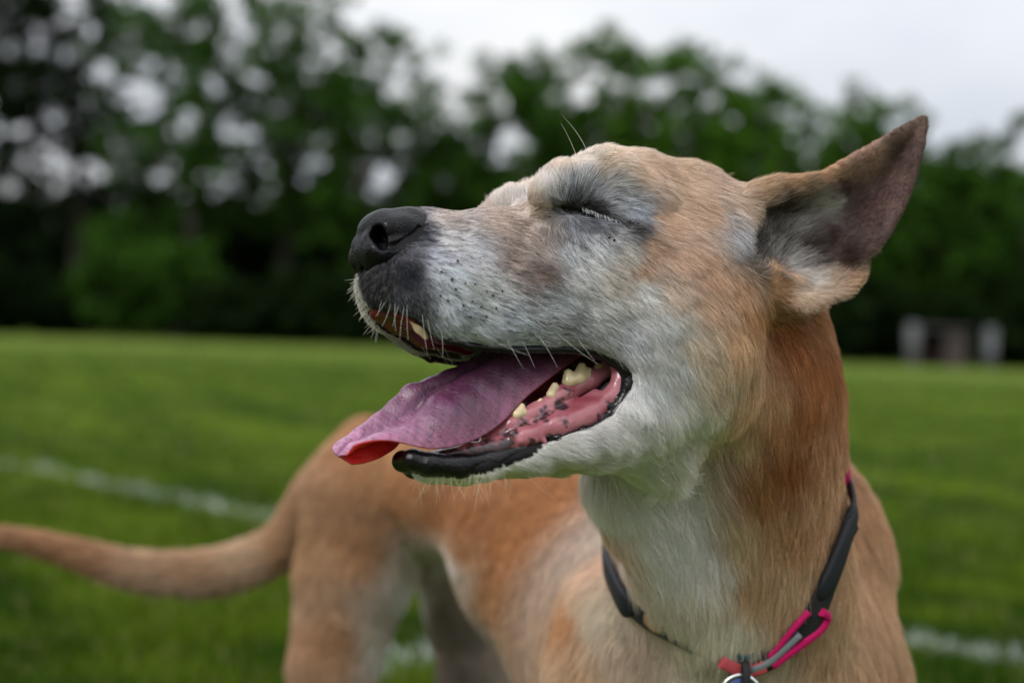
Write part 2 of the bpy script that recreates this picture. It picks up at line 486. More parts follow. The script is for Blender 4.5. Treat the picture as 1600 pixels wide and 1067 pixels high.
trees = [
 # px, top, dist, crown radius, crown base, clusters, leaves, cluster radius, hollow, label, colours
 (-60, -120, 56, 4.2, 3.5, 130, 60, .62, .5, 'tall open-crowned tree at the left edge of the tree line', G_D),
 (120, -150, 60, 4.6, 4.0, 120, 60, .60, .9, 'tall tree with many sky gaps, second from the left edge', G_D),
 (290, -90, 57, 4.0, 3.5, 120, 60, .62, .7, 'tall thin-leaved tree left of the gap of open sky', G_M),
 (440, -60, 61, 3.8, 3.0, 110, 60, .60, .8, 'loose tall tree reaching out of the top of the picture left of the sky gap', G_M),
 (560, 30, 58, 3.3, 2.6, 100, 60, .58, .6, 'mid-height tree under the gap of open sky', G_M),
 (690, 108, 60, 2.6, 2.2, 70, 60, .55, .7, 'low tree with ragged top straight above the nose', G_M),
 (800, 62, 57, 3.0, 2.4, 120, 60, .58, .45, "rounded leafy tree rising above the dog's brow", G_M),
 (930, 38, 60, 3.2, 2.4, 130, 60, .58, .5, 'tallest tree of the middle group with a feathery top', G_L),
 (1060, 62, 58, 3.2, 2.4, 130, 60, .58, .45, "broad tree behind the dog's crown, right of the tallest one", G_L),
 (1175, 118, 56, 2.9, 2.0, 120, 60, .55, .35, 'dense green tree left of the ear', G_L),
 (1340, 122, 58, 2.7, 1.8, 110, 60, .55, .4, "green tree directly behind the dog's raised ear", G_L),
 (1480, 215, 55, 2.5, 1.6, 110, 60, .52, .3, 'low tree in the dip of the tree line right of the ear', G_M),
 (1610, 180, 58, 2.9, 1.8, 110, 60, .55, .4, 'tree at the right edge of the tree line', G_M),
]
for i, (px, top, dist, cw, bh, ncl, nl, cs, hol, lab, cols) in enumerate(trees):
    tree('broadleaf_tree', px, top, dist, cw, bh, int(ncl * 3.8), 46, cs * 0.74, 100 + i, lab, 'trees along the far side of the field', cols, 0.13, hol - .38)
# second row, lower and dense
back_row = [(-90, 250), (60, 300), (210, 265), (360, 300), (500, 270), (640, 310), (770, 255), (900, 250), (1030, 235), (1160, 240), (1290, 250), (1420, 262), (1550, 268), (1680, 280)]
places = ['at the far left end', 'behind the second tall tree from the left', 'behind the darkest part of the left tree line', 'left of the thicket under the sky gap', 'under the gap of open sky', 'just left of the nose', 'above the bridge of the nose', 'above the brow', 'behind the forehead', 'left of the ear root', 'behind the ear', 'above the low brick shelter', 'above the white sign', 'at the far right end']
for i, (px, top) in enumerate(back_row):
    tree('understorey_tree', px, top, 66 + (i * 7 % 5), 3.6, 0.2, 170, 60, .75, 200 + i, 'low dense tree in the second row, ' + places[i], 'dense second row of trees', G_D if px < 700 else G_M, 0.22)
# shrubs along the edge of the field
sh = [(-40, 400), (70, 430), (180, 330), (275, 370), (370, 440), (470, 420), (570, 430), (670, 440), (780, 430), (900, 440), (1020, 440), (1140, 430), (1260, 440), (1350, 430), (1455, 450), (1560, 440), (1650, 430)]
for i, (px, top) in enumerate(sh):
    tree('shrub', px, top, 53.2 + (i * 3 % 4) * 0.5, 1.9, 0.05, 80, 60, .55, 300 + i, ['dark shrub', 'lighter green rounded shrub', 'dense dark green shrub'][2 if i not in (2, 3) else 1] + ' at the field edge, ' +
         ['leftmost', 'second from the left edge', 'tallest of the left half', 'right of the tallest one', 'fifth from the left edge', 'sixth from the left edge', 'just left of the nose', 'behind the nose', 'behind the muzzle', 'behind the eye', 'behind the cheek', 'behind the temple', "behind the dog's nape", 'left of the brick shelter', 'behind the brick shelter', 'behind the white sign', 'rightmost'][i],
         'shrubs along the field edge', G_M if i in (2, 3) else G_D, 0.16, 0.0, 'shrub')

# the wood goes on behind as one dark mass
r_ = np.random.default_rng(900)
NW = 2600
wx = r_.uniform(-105, 105, NW)
wcl = np.stack([wx, r_.uniform(74, 80, NW) - 0.12 * np.clip(np.abs(wx) - 34, 0, 80), r_.random(NW) ** 1.3 * (5.2 + 7.5 * np.clip((np.abs(wx) - 32) / 8, 0, 1) * (0.75 + 0.25 * np.sin(wx * .7) * np.sin(wx * .23 + 1)))], 1)
wv_, wc_ = leaves(wcl, 0.9 + 0.5 * r_.random(NW), 45, 0.34, G_D, r_)
wme = mesh_from('woodland', wv_, np.arange(len(wv_)).reshape(-1, 4), False); vcol(wme, wc_)
add_obj('woodland', wme, m_leaf, kind='stuff', label='dark mass of woodland behind the rows of trees', cat='woodland')

# small low shelter and two pale signs far off on the right
def box(bm, lo, hi):
    r = bmesh.ops.create_cube(bm, size=1.0)
    for v in r['verts']: v.co = Vector([(lo[k] + hi[k]) / 2 + v.co[k] * (hi[k] - lo[k]) for k in range(3)])
def box_part(name, lo, hi, mat, parent, bev=0.01):
    bm = bmesh.new(); box(bm, lo, hi)
    bmesh.ops.bevel(bm, geom=bm.edges[:], offset=bev, segments=2, affect='EDGES')
    me = bpy.data.meshes.new(name); bm.to_mesh(me); bm.free()
    o = add_obj(name, me, mat, parent); o.matrix_parent_inverse = Matrix(); return o
def flat(name, c0, c1, sc=12, rough=.8):
    m, n_, l_, b = new_mat(name)
    tc = n_.new('ShaderNodeTexCoord'); no = n_.new('ShaderNodeTexNoise'); no.inputs['Scale'].default_value = sc; no.inputs['Detail'].default_value = 6
    rp = n_.new('ShaderNodeValToRGB'); rp.color_ramp.elements[0].color = (*c0, 1); rp.color_ramp.elements[1].color = (*c1, 1)
    l_.new(tc.outputs['Object'], no.inputs['Vector']); l_.new(no.outputs['Fac'], rp.inputs['Fac']); l_.new(rp.outputs['Color'], b.inputs['Base Color']); b.inputs['Roughness'].default_value = rough
    return m
m_wall = flat('shelter_wall', (.030, .020, .018), (.055, .038, .036)); m_dk = flat('shelter_inside', (.012, .004, .004), (.022, .008, .008)); m_roof = flat('shelter_roof', (.03, .026, .028), (.05, .045, .048))
m_white = flat('sign_white', (.09, .095, .105), (.15, .155, .165)); m_post = flat('sign_post', (.10, .11, .11), (.16, .17, .17))
GD = 51.0
gx = lambda px: (px - 800) / FPX * GD
sh_o = add_obj('shelter', None, label='low dark shelter with grey-brown walls between the pale signs', cat='shelter'); sh_o.location = (gx(1474), GD, 0); bpy.context.view_layer.update()
box_part('wall', (-.85, .9, 0), (.85, 1.0, 1.35), m_dk, sh_o); box_part('wall', (-.95, 0, 0), (-.80, 1.0, 1.35), m_wall, sh_o); box_part('wall', (.10, 0, 0), (.85, .9, 1.35), m_wall, sh_o)
box_part('roof', (-1.05, -.15, 1.35), (.95, 1.1, 1.47), m_roof, sh_o)
for px, lab, hh, zz in ((1419, 'pale sign panel left of the low dark shelter', 1.55, .75), (1540, 'brighter white sign panel right of the low dark shelter', 1.5, .50)):
    s_o = add_obj('sign', None, label=lab, cat='sign', group='pale signs at the field edge'); s_o.location = (gx(px), GD - .5, 0); bpy.context.view_layer.update()
    box_part('panel', (-.21, -.02, zz), (.21, .02, hh), m_white, s_o, .006)
    box_part('post', (-.15, .025, 0), (-.09, .09, hh - .05), m_post, s_o); box_part('post', (.09, .025, 0), (.15, .09, hh - .05), m_post, s_o)
# ------------------------------------------------------------------ the dog's body
sk = Sculpt()
def hc(pts, k=0.012, both=True, op='u'):
    """Chain on the head from (px, py, lateral mm, radius mm), repeated on the far side."""
    q = [(H(a, b, s), r * 0.001) for a, b, s, r in pts]
    sk.chain(q, k, op)
    if both and any(abs(p[2]) > 0.5 for p in pts):
        sk.chain([(mirror(p), r) for p, r in q], k, op)
def bc(pts, k=0.03, op='u'):
    sk.chain([(P(a, b, d), r * 0.001) for a, b, d, r in pts], k, op)

# torso, from the chest back to the hips
bc([(1150, 1070, 0.95, 95), (1020, 975, 1.06, 105), (885, 860, 1.17, 90), (752, 768, 1.29, 56), (650, 765, 1.40, 68)], 0.022)
bc([(1150, 1060, 0.93, 82), (1130, 1160, 0.97, 85), (1060, 1180, 1.06, 80)], 0.04)
bc([(990, 985, 0.935, 36), (978, 1080, 0.93, 40)], 0.04)                 # near shoulder
bc([(1280, 890, 0.985, 47), (1296, 1080, 0.96, 35)], 0.04)              # far shoulder
bc([(1215, 805, 1.0, 58), (1150, 850, 1.05, 66), (1020, 860, 1.1, 70)], 0.04)    # withers
# fore legs
for x0, x1, d0, d1 in ((975, 950, 0.93, 0.97), (1300, 1270, 0.96, 0.98)):
    bc([(x0, 1080, d0, 40), (x0 - 5, 1250, d1, 32)], 0.03)
    g = P(x0 - 5, 1250, d1)
    sk.chain([(g, 0.032), (np.array([g[0], g[1] + .01, 0.17]), 0.021), (np.array([g[0], g[1], 0.05]), 0.018), (np.array([g[0], g[1] - .03, 0.022]), 0.024)], 0.02)
# hips and hind legs
bc([(588, 780, 1.37, 70), (556, 890, 1.36, 55), (521, 1040, 1.35, 41), (514, 1130, 1.36, 34)], 0.009)
g = P(514, 1130, 1.36)
sk.chain([(g, 0.034), (np.array([g[0] - .02, g[1] + .11, 0.15]), 0.022), (np.array([g[0], g[1] + .08, 0.045]), 0.017), (np.array([g[0], g[1] + .04, 0.022]), 0.022)], 0.02)
bc([(690, 780, 1.46, 52), (728, 960, 1.48, 38), (750, 1060, 1.48, 40), (755, 1110, 1.48, 33)], 0.016)
g = P(755, 1110, 1.48)
sk.chain([(g, 0.033), (np.array([g[0] - .02, g[1] + .10, 0.15]), 0.022), (np.array([g[0], g[1] + .07, 0.045]), 0.017), (np.array([g[0], g[1] + .03, 0.022]), 0.022)], 0.02)
# tail
def spline(pts, n=4):
    q = np.array([np.append(P(a, b, d), r * 0.001) for a, b, d, r in pts]); out = []
    q = np.vstack([2 * q[0] - q[1], q, 2 * q[-1] - q[-2]])
    for i in range(1, len(q) - 2):
        for t in np.arange(n) / n:
            p0, p1, p2, p3 = q[i - 1:i + 3]
            out.append(0.5 * (2 * p1 + (p2 - p0) * t + (2 * p0 - 5 * p1 + 4 * p2 - p3) * t * t + (3 * p1 - p0 - 3 * p2 + p3) * t ** 3))
    out.append(q[-2])
    return [(o[:3], o[3]) for o in out]
sk.chain(spline([(575, 700, 1.46, 32), (500, 765, 1.47, 23), (450, 840, 1.48, 21), (385, 878, 1.48, 20.5), (305, 894, 1.47, 19.5), (205, 887, 1.46, 16), (100, 858, 1.45, 11.5), (30, 842, 1.44, 7.5), (-5, 838, 1.44, 6)]), 0.008)
# neck
bc([(1150, 470, 0.85, 50), (1140, 600, 0.848, 55), (1145, 740, 0.868, 58), (1155, 870, 0.885, 60), (1160, 960, 0.905, 56)], 0.03)
bc([(1020, 640, 0.825, 32), (998, 735, 0.828, 27), (1030, 810, 0.838, 27), (1070, 880, 0.845, 27), (1115, 965, 0.852, 25)], 0.014)   # throat
bc([(1232, 480, 0.895, 22), (1236, 620, 0.905, 24), (1226, 760, 0.92, 30)], 0.025)                        # nape

# skull
hc([(985, 328, 0, 30), (1060, 362, 0, 35), (1130, 400, 0, 33)], 0.02)
hc([(1000, 365, 18, 26), (1075, 398, 22, 29), (1140, 420, 24, 28)], 0.02)
hc([(945, 285, 9, 15), (985, 300, 12, 18)], 0.02)                # forehead
hc([(848, 308, 30, 7.2), (880, 294, 27, 9.8), (945, 284, 26, 13.6), (1000, 325, 34, 14)], 0.014)   # brow ridge
hc([(930, 345, 28, 14.5)], 0.012)                                    # eyeball under the lids
hc([(985, 405, 38, 16), (1060, 425, 42, 17), (1130, 430, 40, 18)], 0.02)    # cheek bone
hc([(960, 440, 30, 21), (1030, 480, 36, 26), (1085, 500, 36, 30)], 0.025)  # cheek
hc([(1005, 555, 36, 15), (1055, 555, 33, 25), (1085, 590, 24, 26)], 0.03)
# muzzle
hc([(622, 358, 0, 8.5), (660, 366, 0, 11), (760, 377, 0, 14), (860, 362, 0, 17), (920, 328, 0, 18)], 0.012)
hc([(640, 395, 9, 13), (740, 400, 13, 15.5), (860, 398, 19, 19)], 0.016)
hc([(613, 436, 5, 9), (642, 445, 11, 14), (720, 455, 16, 17), (830, 465, 21, 20), (930, 478, 28, 22)], 0.014)
hc([(623, 450, 9, 7.5), (655, 470, 14, 8.5), (705, 497, 18, 9), (770, 508, 22, 9), (860, 506, 27, 10), (930, 515, 33, 10), (978, 545, 37, 11)], 0.012)   # upper lip
# lower jaw
hc([(665, 722, 4, 4.2), (740, 724, 8, 4.6), (830, 709, 14, 6.2), (930, 682, 22, 13), (990, 645, 30, 17), (1040, 600, 34, 23)], 0.014)
hc([(992, 590, 39, 7), (987, 632, 38, 7), (950, 668, 34, 7), (890, 695, 28, 6), (830, 706, 22, 5), (760, 723, 15, 4.6), (690, 726, 9, 4.6)], 0.010)  # lower lip
hc([(680, 724, 0, 5), (830, 708, 0, 6), (930, 684, 0, 13), (1010, 665, 0, 32)], 0.014)

# mouth opening: two carvings, one from each side
MOUTH = [(560, 500), (590, 478), (615, 484), (645, 497), (668, 516), (690, 536), (730, 546), (780, 550), (830, 547), (880, 546), (925, 550), (958, 562),
         (978, 580), (982, 600), (973, 622), (952, 645), (920, 664), (880, 676), (840, 690), (800, 706), (760, 718), (700, 722), (640, 716), (600, 700), (520, 640)]
MOUTH_FAR = [(560, 560), (690, 548), (780, 550), (880, 546), (925, 550), (958, 562), (978, 580), (982, 600), (973, 622), (952, 645), (920, 664), (880, 676), (840, 690), (800, 706), (760, 718), (700, 722), (640, 716), (600, 700), (520, 640)]
def carve_fn(poly, sign, smin, sref):
    c = HEAD_O + HEAD_N * sref
    def fn(p):
        sh = p.shape[:-1]
        q = p.reshape(-1, 3).astype(np.float64)
        lat = lateral(q)
        if sign < 0:
            q = mirror(q); lat = -lat
        w = q - np.multiply.outer(lat - sref, HEAD_N) if sign < 0 else q - np.multiply.outer((lat - 0.03) * 0.35, HEAD_N)
        px, py, d = to_px(w)
        sd = poly_sd(px, py, poly) * d / FPX
        return np.maximum(sd, smin - lat).reshape(sh)
    return fn
mb_lo = np.minimum.reduce([H(520, 450, -45), H(1000, 730, 50), H(520, 730, 50), H(1000, 450, -45), H(520, 730, -45), H(1000, 730, -45)]) - 0.01
mb_hi = np.maximum.reduce([H(520, 450, -45), H(1000, 730, 50), H(520, 730, 50), H(1000, 450, -45), H(520, 730, -45), H(1000, 450, 50)]) + 0.01
sk.func(carve_fn(MOUTH, 1, -0.009, 0.020), mb_lo, mb_hi, 0.004, 's')
sk.func(carve_fn(MOUTH_FAR, -1, -0.004, 0.020), mb_lo, mb_hi, 0.004, 's')

hc([(586, 360, 24, 5.2), (592, 368, 12, 5.0), (602, 374, 4, 4.2)], 0.002, op='s')        # nostril
# near ear: a cupped shell turned towards the camera
EAR = [(1172, 300), (1205, 284), (1250, 273), (1282, 269), (1310, 253), (1345, 233), (1380, 213), (1410, 195), (1436, 181), (1448, 180), (1451, 192),
       (1448, 222), (1440, 253), (1429, 290), (1414, 328), (1394, 364), (1370, 394), (1356, 406), (1357, 420), (1350, 440), (1332, 458), (1305, 468), (1275, 478), (1235, 478), (1195, 462), (1168, 430), (1158, 395), (1160, 345)]
def ear_depth(px, py):
    # distance along the ear axis (base to tip) and across it
    ax = np.array([1190.0, 400.0]); tip = np.array([1450.0, 182.0]); L = np.linalg.norm(tip - ax); e = (tip - ax) / L
    u = ((px - ax[0]) * e[0] + (py - ax[1]) * e[1]) / L
    v = ((px - ax[0]) * (-e[1]) + (py - ax[1]) * e[0])
    return u, v
def ear_fn(p):
    sh = p.shape[:-1]
    q = p.reshape(-1, 3).astype(np.float64)
    px, py, d = to_px(q)
    sd = poly_sd(px, py, EAR)
    u, v = ear_depth(px, py)
    z0, slope = ear_inner(u, sd)
    th = 0.0021 * np.sqrt(1 + slope * slope) + 0.001 * np.clip(1 - u, 0, 1)
    a = sd * d / FPX; b = np.abs(d - z0) - th
    return (np.sqrt(np.maximum(a + .0015, 0) ** 2 + np.maximum(b + .0015, 0) ** 2) + np.minimum(np.maximum(a + .0015, b + .0015), 0) - .0015).reshape(sh)
def ear_inner(u, sd):
    edge = np.clip(-sd / 62.0, 0, 1)
    dep = 0.026 - 0.010 * np.clip(u, 0, 1)
    return 0.778 + 0.036 * np.clip(u, -0.2, 1.1) + edge * edge * (3 - 2 * edge) * dep, 6 * edge * (1 - edge) * dep / 0.0225
EAR_IN = [(1182, 330), (1230, 308), (1290, 296), (1340, 258), (1400, 212), (1440, 186), (1447, 215), (1437, 255), (1425, 292), (1408, 330), (1387, 362), (1362, 392),
          (1335, 420), (1300, 436), (1250, 436), (1215, 428), (1180, 416), (1166, 395), (1163, 365)]
def ear_open(p):
    sh = p.shape[:-1]
    px, py, d = to_px(p.reshape(-1, 3))
    u, v = ear_depth(px, py)
    z0, slope = ear_inner(u, poly_sd(px, py, EAR))
    return np.maximum(poly_sd(px, py, EAR_IN) * d / FPX, d - (z0 - 0.0021 * np.sqrt(1 + slope * slope) - 0.001)).reshape(sh)
elo = np.minimum(P(1140, 170, 0.76), P(1460, 490, 0.9)) - .02; ehi = np.maximum(P(1140, 170, 0.76), P(1460, 490, 0.9)) + .02
elo[2], ehi[2] = P(1300, 490, 0.8)[2] - .02, P(1460, 170, 0.9)[2] + .02
sk.func(ear_fn, elo, ehi, 0.008, 'u')
hc([(1140, 362, 26, 19), (1180, 335, 34, 12)], 0.02, both=False)     # root of the ear, front
hc([(1150, 445, 36, 17), (1215, 460, 42, 9)], 0.015, both=False)    # below the ear
hc([(1200, 405, 18, 24)], 0.02, both=False)
sk.func(ear_open, elo, ehi, 0.003, 's')
hc([(1318, 446, 50, 4), (1340, 428, 52, 3)], 0.005, both=False)    # pocket fold
# far ear, laid back along the neck
ef = [H(1120, 330, -38), H(1180, 400, -56), H(1215, 470, -58)]
sk.chain([(ef[0], 0.016), (ef[1], 0.012), (ef[2], 0.004)], 0.014)

VOX = 0.002
bv, bq = sk.mesh(VOX)
print('body verts', len(bv))
FUR_Q = 1.0
COLLAR_PX = [(949, 850), (957, 885), (985, 930), (1015, 960), (1050, 985), (1100, 1008), (1130, 1020), (1160, 1030), (1200, 1015), (1235, 985), (1262, 950), (1285, 900), (1308, 840), (1322, 785), (1322, 735), (1316, 715)]
# ------------------------------------------------------------------ surface detail: the crease of the closed eye, folds
bn = normals_of(bv, bq)
def near_px(v):
    """Pixel position of head points, those of the far side reflected to the near side."""
    lat = lateral(v)
    far = lat < 0
    w = np.where(far[:, None], mirror(v), v)
    px, py, d = to_px(w)
    return px, py, d, far, lat
EYE = [(870, 324), (885, 327), (900, 329), (915, 334), (935, 339), (958, 344), (980, 351)]
LID_UP = [(880, 316), (905, 314), (930, 320), (955, 330)]
LID_LO = [(890, 340), (920, 349), (950, 355)]
px, py, d, far, lat = near_px(bv)
hd = (d < 0.80) & (np.abs(lat) > 0.012) & (np.abs(px - 930) < 120) & (np.abs(py - 335) < 90)
ii = np.nonzero(hd)[0]
off = np.zeros(len(bv))
off[ii] -= 0.0042 * np.exp(-(line_dist(px[ii], py[ii], EYE) / 5.5) ** 2)
off[ii] += 0.0016 * np.exp(-(line_dist(px[ii], py[ii], LID_UP) / 9) ** 2)
off[ii] += 0.0018 * np.exp(-(line_dist(px[ii], py[ii], LID_LO) / 9) ** 2)
# furrow from the inner eye corner and shallow hollow below the eye
fur1 = np.nonzero((d < 0.82) & (px > 700) & (px < 1000) & (py > 280) & (py < 420))[0]
off[fur1] -= 0.0010 * np.exp(-(line_dist(px[fur1], py[fur1], [(866, 322), (845, 335), (825, 352)]) / 11) ** 2)
bv = bv + bn * off[:, None]
bn = normals_of(bv, bq)
bvh = BVHTree.FromPolygons([tuple(v) for v in bv], bq.tolist())
def S(px, py, lift=0.0):
    """Where the ray through a pixel meets the body (position, normal)."""
    dv = P(px, py, 1.0) - CAM
    h = bvh.ray_cast(Vector(CAM), Vector(dv).normalized())
    if h[0] is None: return None, None
    n = np.array(h[1])
    if n @ dv > 0: n = -n
    return np.array(h[0]) + n * lift, n

# ------------------------------------------------------------------ coat colours: (px, py, main hair, dark hair, share of dark hairs)
COAT = [
 (640,335,(120,110,108),(45,42,48),.5),(700,338,(180,156,136),(112,96,88),.4),(780,335,(192,160,134),(112,92,80),.35),(840,325,(204,166,130),(122,98,80),.32),(858,345,(176,150,128),(80,68,60),.42),
 (700,372,(178,172,170),(60,55,60),.42),(668,370,(84,84,94),(25,25,32),.7),(680,400,(150,150,160),(35,35,42),.55),(640,430,(70,72,82),(18,18,24),.85),
 (600,450,(105,103,105),(20,20,24),.8),(630,470,(110,112,120),(25,25,30),.7),(700,430,(185,189,199),(45,45,52),.4),(740,400,(196,193,196),(55,50,55),.36),
 (760,450,(205,209,218),(50,50,58),.3),(720,490,(185,189,199),(45,45,52),.45),(800,500,(185,188,197),(50,50,56),.42),(800,400,(138,119,109),(58,48,46),.55),
 (840,425,(128,110,100),(52,43,41),.62),(850,380,(165,143,127),(75,65,60),.5),(820,362,(174,148,127),(90,75,65),.4),(860,465,(176,177,180),(60,58,60),.45),
 (900,500,(172,172,176),(58,56,58),.48),(940,480,(198,196,192),(75,72,72),.33),(900,430,(198,188,172),(90,80,72),.33),(880,390,(198,191,180),(80,75,72),.4),
 (930,388,(210,202,186),(85,78,72),.28),(980,392,(204,190,167),(100,88,76),.3),(960,430,(204,184,158),(110,92,78),.3),(1000,450,(210,200,182),(110,100,90),.25),
 (1030,500,(216,213,206),(120,115,110),.22),(980,520,(206,204,202),(85,82,82),.3),(1050,560,(220,217,210),(140,132,122),.2),(1020,600,(222,220,215),(150,145,135),.15),
 (922,330,(58,56,58),(16,15,18),.85),(895,320,(96,93,94),(18,17,20),.66),(890,298,(186,182,178),(40,38,40),.34),(910,280,(206,196,184),(66,60,58),.28),(872,330,(140,130,122),(36,33,34),.45),(905,268,(220,200,174),(125,106,90),.18),(865,310,(190,178,164),(70,62,58),.35),
 (930,306,(190,184,178),(46,43,44),.36),(945,290,(206,192,174),(80,72,66),.3),(960,312,(196,188,178),(60,56,54),.4),(985,332,(206,196,184),(80,72,66),.33),(988,354,(120,110,102),(28,26,28),.65),
 (930,352,(140,136,138),(36,34,38),.5),(900,345,(150,145,146),(40,38,42),.45),(955,360,(165,157,148),(48,45,44),.42),(915,366,(176,170,164),(60,56,56),.4),(940,265,(218,188,152),(130,104,82),.22),(955,240,(228,194,160),(150,115,88),.15),
 (900,258,(230,206,178),(170,140,112),.1),(862,288,(226,210,190),(160,140,120),.15),(870,266,(226,196,164),(160,125,95),.12),(820,290,(222,190,160),(165,130,100),.15),(845,300,(226,208,188),(160,140,120),.15),
 (1000,265,(216,168,124),(152,108,74),.25),(1060,280,(212,163,118),(148,104,70),.25),(1100,330,(209,158,113),(145,100,68),.25),(1040,340,(209,154,108),(142,98,65),.28),
 (1010,382,(203,146,100),(120,82,56),.36),(995,412,(198,142,98),(118,82,58),.35),(1060,400,(209,157,113),(145,100,66),.25),(1130,340,(209,178,152),(112,96,85),.33),
 (1147,365,(204,184,166),(92,83,78),.4),(1150,310,(214,168,126),(150,110,78),.25),(1100,420,(209,152,105),(145,98,62),.28),(1050,445,(209,170,130),(140,105,78),.25),
 (1100,470,(209,157,110),(145,100,66),.25),(1150,440,(204,142,90),(140,90,52),.3),(1090,530,(214,184,148),(150,112,80),.22),(1060,500,(217,200,172),(150,125,100),.2),
 (1150,520,(209,157,108),(145,100,64),.25),(1120,580,(216,184,143),(155,118,82),.22),(1180,480,(193,131,80),(130,84,48),.3),
 (1230,520,(172,104,55),(118,66,34),.35),(1270,560,(168,102,56),(115,66,36),.35),(1260,620,(170,105,60),(118,70,38),.35),(1210,640,(188,126,77),(130,82,46),.3),
 (1230,700,(162,98,54),(112,64,34),.4),(1180,740,(168,112,65),(118,74,40),.35),(1290,650,(178,122,80),(125,80,50),.3),(1290,760,(188,143,102),(135,95,62),.3),(1310,700,(180,128,88),(128,86,56),.3),
 (1230,800,(181,130,85),(128,86,52),.3),(1190,610,(209,163,116),(150,108,70),.25),(1100,640,(223,205,170),(170,140,105),.2),(1150,660,(219,189,148),(160,122,84),.22),(1050,650,(227,221,201),(180,165,138),.15),
 (980,690,(228,226,216),(185,178,162),.12),(1000,760,(230,228,214),(188,182,162),.12),(1060,780,(227,218,194),(180,165,135),.15),(1100,850,(225,211,181),(175,155,122),.18),(1040,830,(230,224,206),(185,175,150),.12),
 (1150,800,(209,179,138),(155,122,86),.25),(1170,880,(193,152,110),(140,100,66),.3),(1140,950,(227,218,196),(178,160,132),.15),(1100,980,(227,215,190),(178,160,130),.15),(1220,900,(198,163,124),(145,108,75),.28),
 (950,950,(222,205,180),(170,145,115),.18),(897,950,(203,141,89),(145,95,56),.3),(925,850,(219,174,128),(160,118,80),.25),(897,1040,(209,169,128),(150,112,78),.25),(1000,1020,(210,185,158),(155,125,98),.22),(1080,1040,(220,205,182),(165,142,115),.2),
 (1200,1060,(214,194,164),(160,135,105),.2),(1300,1000,(204,163,122),(148,108,75),.25),(1370,900,(198,152,112),(142,102,70),.25),(1360,780,(193,142,100),(138,96,62),.28),(1340,700,(188,137,98),(132,92,60),.28),(1390,1030,(198,152,110),(142,102,70),.25),
 (650,748,(236,234,228),(190,188,182),.1),(700,752,(236,234,228),(190,188,182),.1),(770,748,(230,228,222),(180,178,170),.12),(850,716,(221,219,213),(165,160,152),.15),(920,692,(221,218,211),(165,160,150),.15),(1000,650,(223,220,213),(170,162,150),.15),(880,740,(222,220,212),(170,162,150),.15),
 (600,720,(198,143,93),(145,98,60),.25),(560,850,(193,140,96),(140,97,62),.25),(520,1000,(190,142,102),(140,100,70),.25),(640,760,(193,134,85),(140,92,54),.28),(690,780,(178,118,72),(130,80,46),.3),(740,800,(184,118,69),(130,80,44),.3),(830,800,(193,124,72),(138,84,46),.3),(780,900,(190,128,80),(138,88,52),.28),
 (865,900,(188,120,70),(135,82,46),.3),(712,905,(196,176,156),(150,130,112),.2),(730,850,(188,128,80),(136,86,50),.28),(660,885,(216,202,186),(165,150,135),.15),(650,930,(238,232,225),(190,182,172),.12),(612,1010,(235,226,215),(185,175,165),.12),(690,880,(236,228,220),(190,180,170),.12),(630,1000,(200,180,162),(150,130,112),.2),(775,930,(198,143,97),(145,100,66),.25),(830,1010,(204,154,108),(150,108,74),.25),(735,990,(150,140,130),(112,104,96),.2),(750,1050,(150,140,130),(112,104,96),.2),(700,960,(160,150,140),(120,112,104),.2),(800,1040,(176,160,142),(130,116,102),.2),
 (790,840,(192,124,72),(138,84,46),.3),(850,860,(192,124,72),(138,84,46),.3),(866,950,(190,122,70),(136,84,46),.3),(866,800,(192,124,72),(138,84,46),.3),(820,920,(192,130,80),(138,88,50),.3),(866,1020,(200,145,98),(140,96,60),.3),
 (300,885,(193,152,116),(140,105,76),.25),(100,850,(178,130,92),(130,90,60),.28),(300,925,(212,184,154),(160,130,102),.2),(460,850,(196,150,108),(145,104,72),.25),(410,890,(212,182,150),(160,130,100),.2),
 (1230,285,(209,158,116),(145,104,72),.25),(1290,275,(204,152,112),(142,100,70),.25),(1350,243,(170,128,106),(110,80,66),.3),(1425,197,(140,110,98),(90,68,60),.3),(1190,300,(212,172,132),(150,112,80),.25),(1180,330,(206,176,144),(120,95,76),.3),
 (1350,330,(128,96,92),(72,52,51),.4),(1290,375,(100,66,65),(52,34,34),.5),(1400,300,(134,102,96),(80,60,56),.4),(1380,350,(124,97,91),(75,56,53),.4),(1420,240,(118,91,85),(70,54,50),.4),(1330,400,(105,82,78),(60,45,44),.45),
 (1214,328,(100,86,78),(38,32,30),.72),(1190,342,(104,92,84),(36,31,30),.72),(1175,385,(110,100,94),(34,30,30),.66),(1200,370,(150,140,134),(44,39,38),.52),(1185,412,(140,130,122),(46,42,40),.5),(1240,358,(216,211,208),(90,82,78),.25),(1277,325,(224,219,215),(120,110,105),.2),(1214,398,(214,210,206),(70,64,62),.32),(1240,412,(231,228,226),(130,122,118),.15),(1266,438,(226,218,210),(140,128,118),.15),(1252,390,(120,90,88),(46,32,32),.55),(1235,335,(150,135,125),(52,44,42),.5),(1270,405,(130,104,100),(52,38,37),.5),
 (1300,442,(196,166,138),(130,100,78),.25),(1340,445,(202,160,122),(138,100,72),.25),(1260,462,(205,180,152),(145,118,92),.2),(1300,300,(124,92,82),(68,48,44),.45),(1210,440,(206,150,100),(145,98,62),.28),(1270,490,(176,108,58),(120,70,38),.35),
]
CT = np.array([[c[0], c[1]] for c in COAT], float)
C_MAIN = np.array([srgb(*c[2]) for c in COAT]); C_DARK = np.array([srgb(*c[3]) for c in COAT]); C_SH = np.array([c[4] for c in COAT])
ALB = 0.92
_lum = C_MAIN @ np.array([.25, .6, .15])
_e = 1 - 0.36 * np.clip((_lum - .05) / .22, 0, 1)[:, None]
C_MAIN = np.clip(C_MAIN * 1.06, 0, 1) ** _e
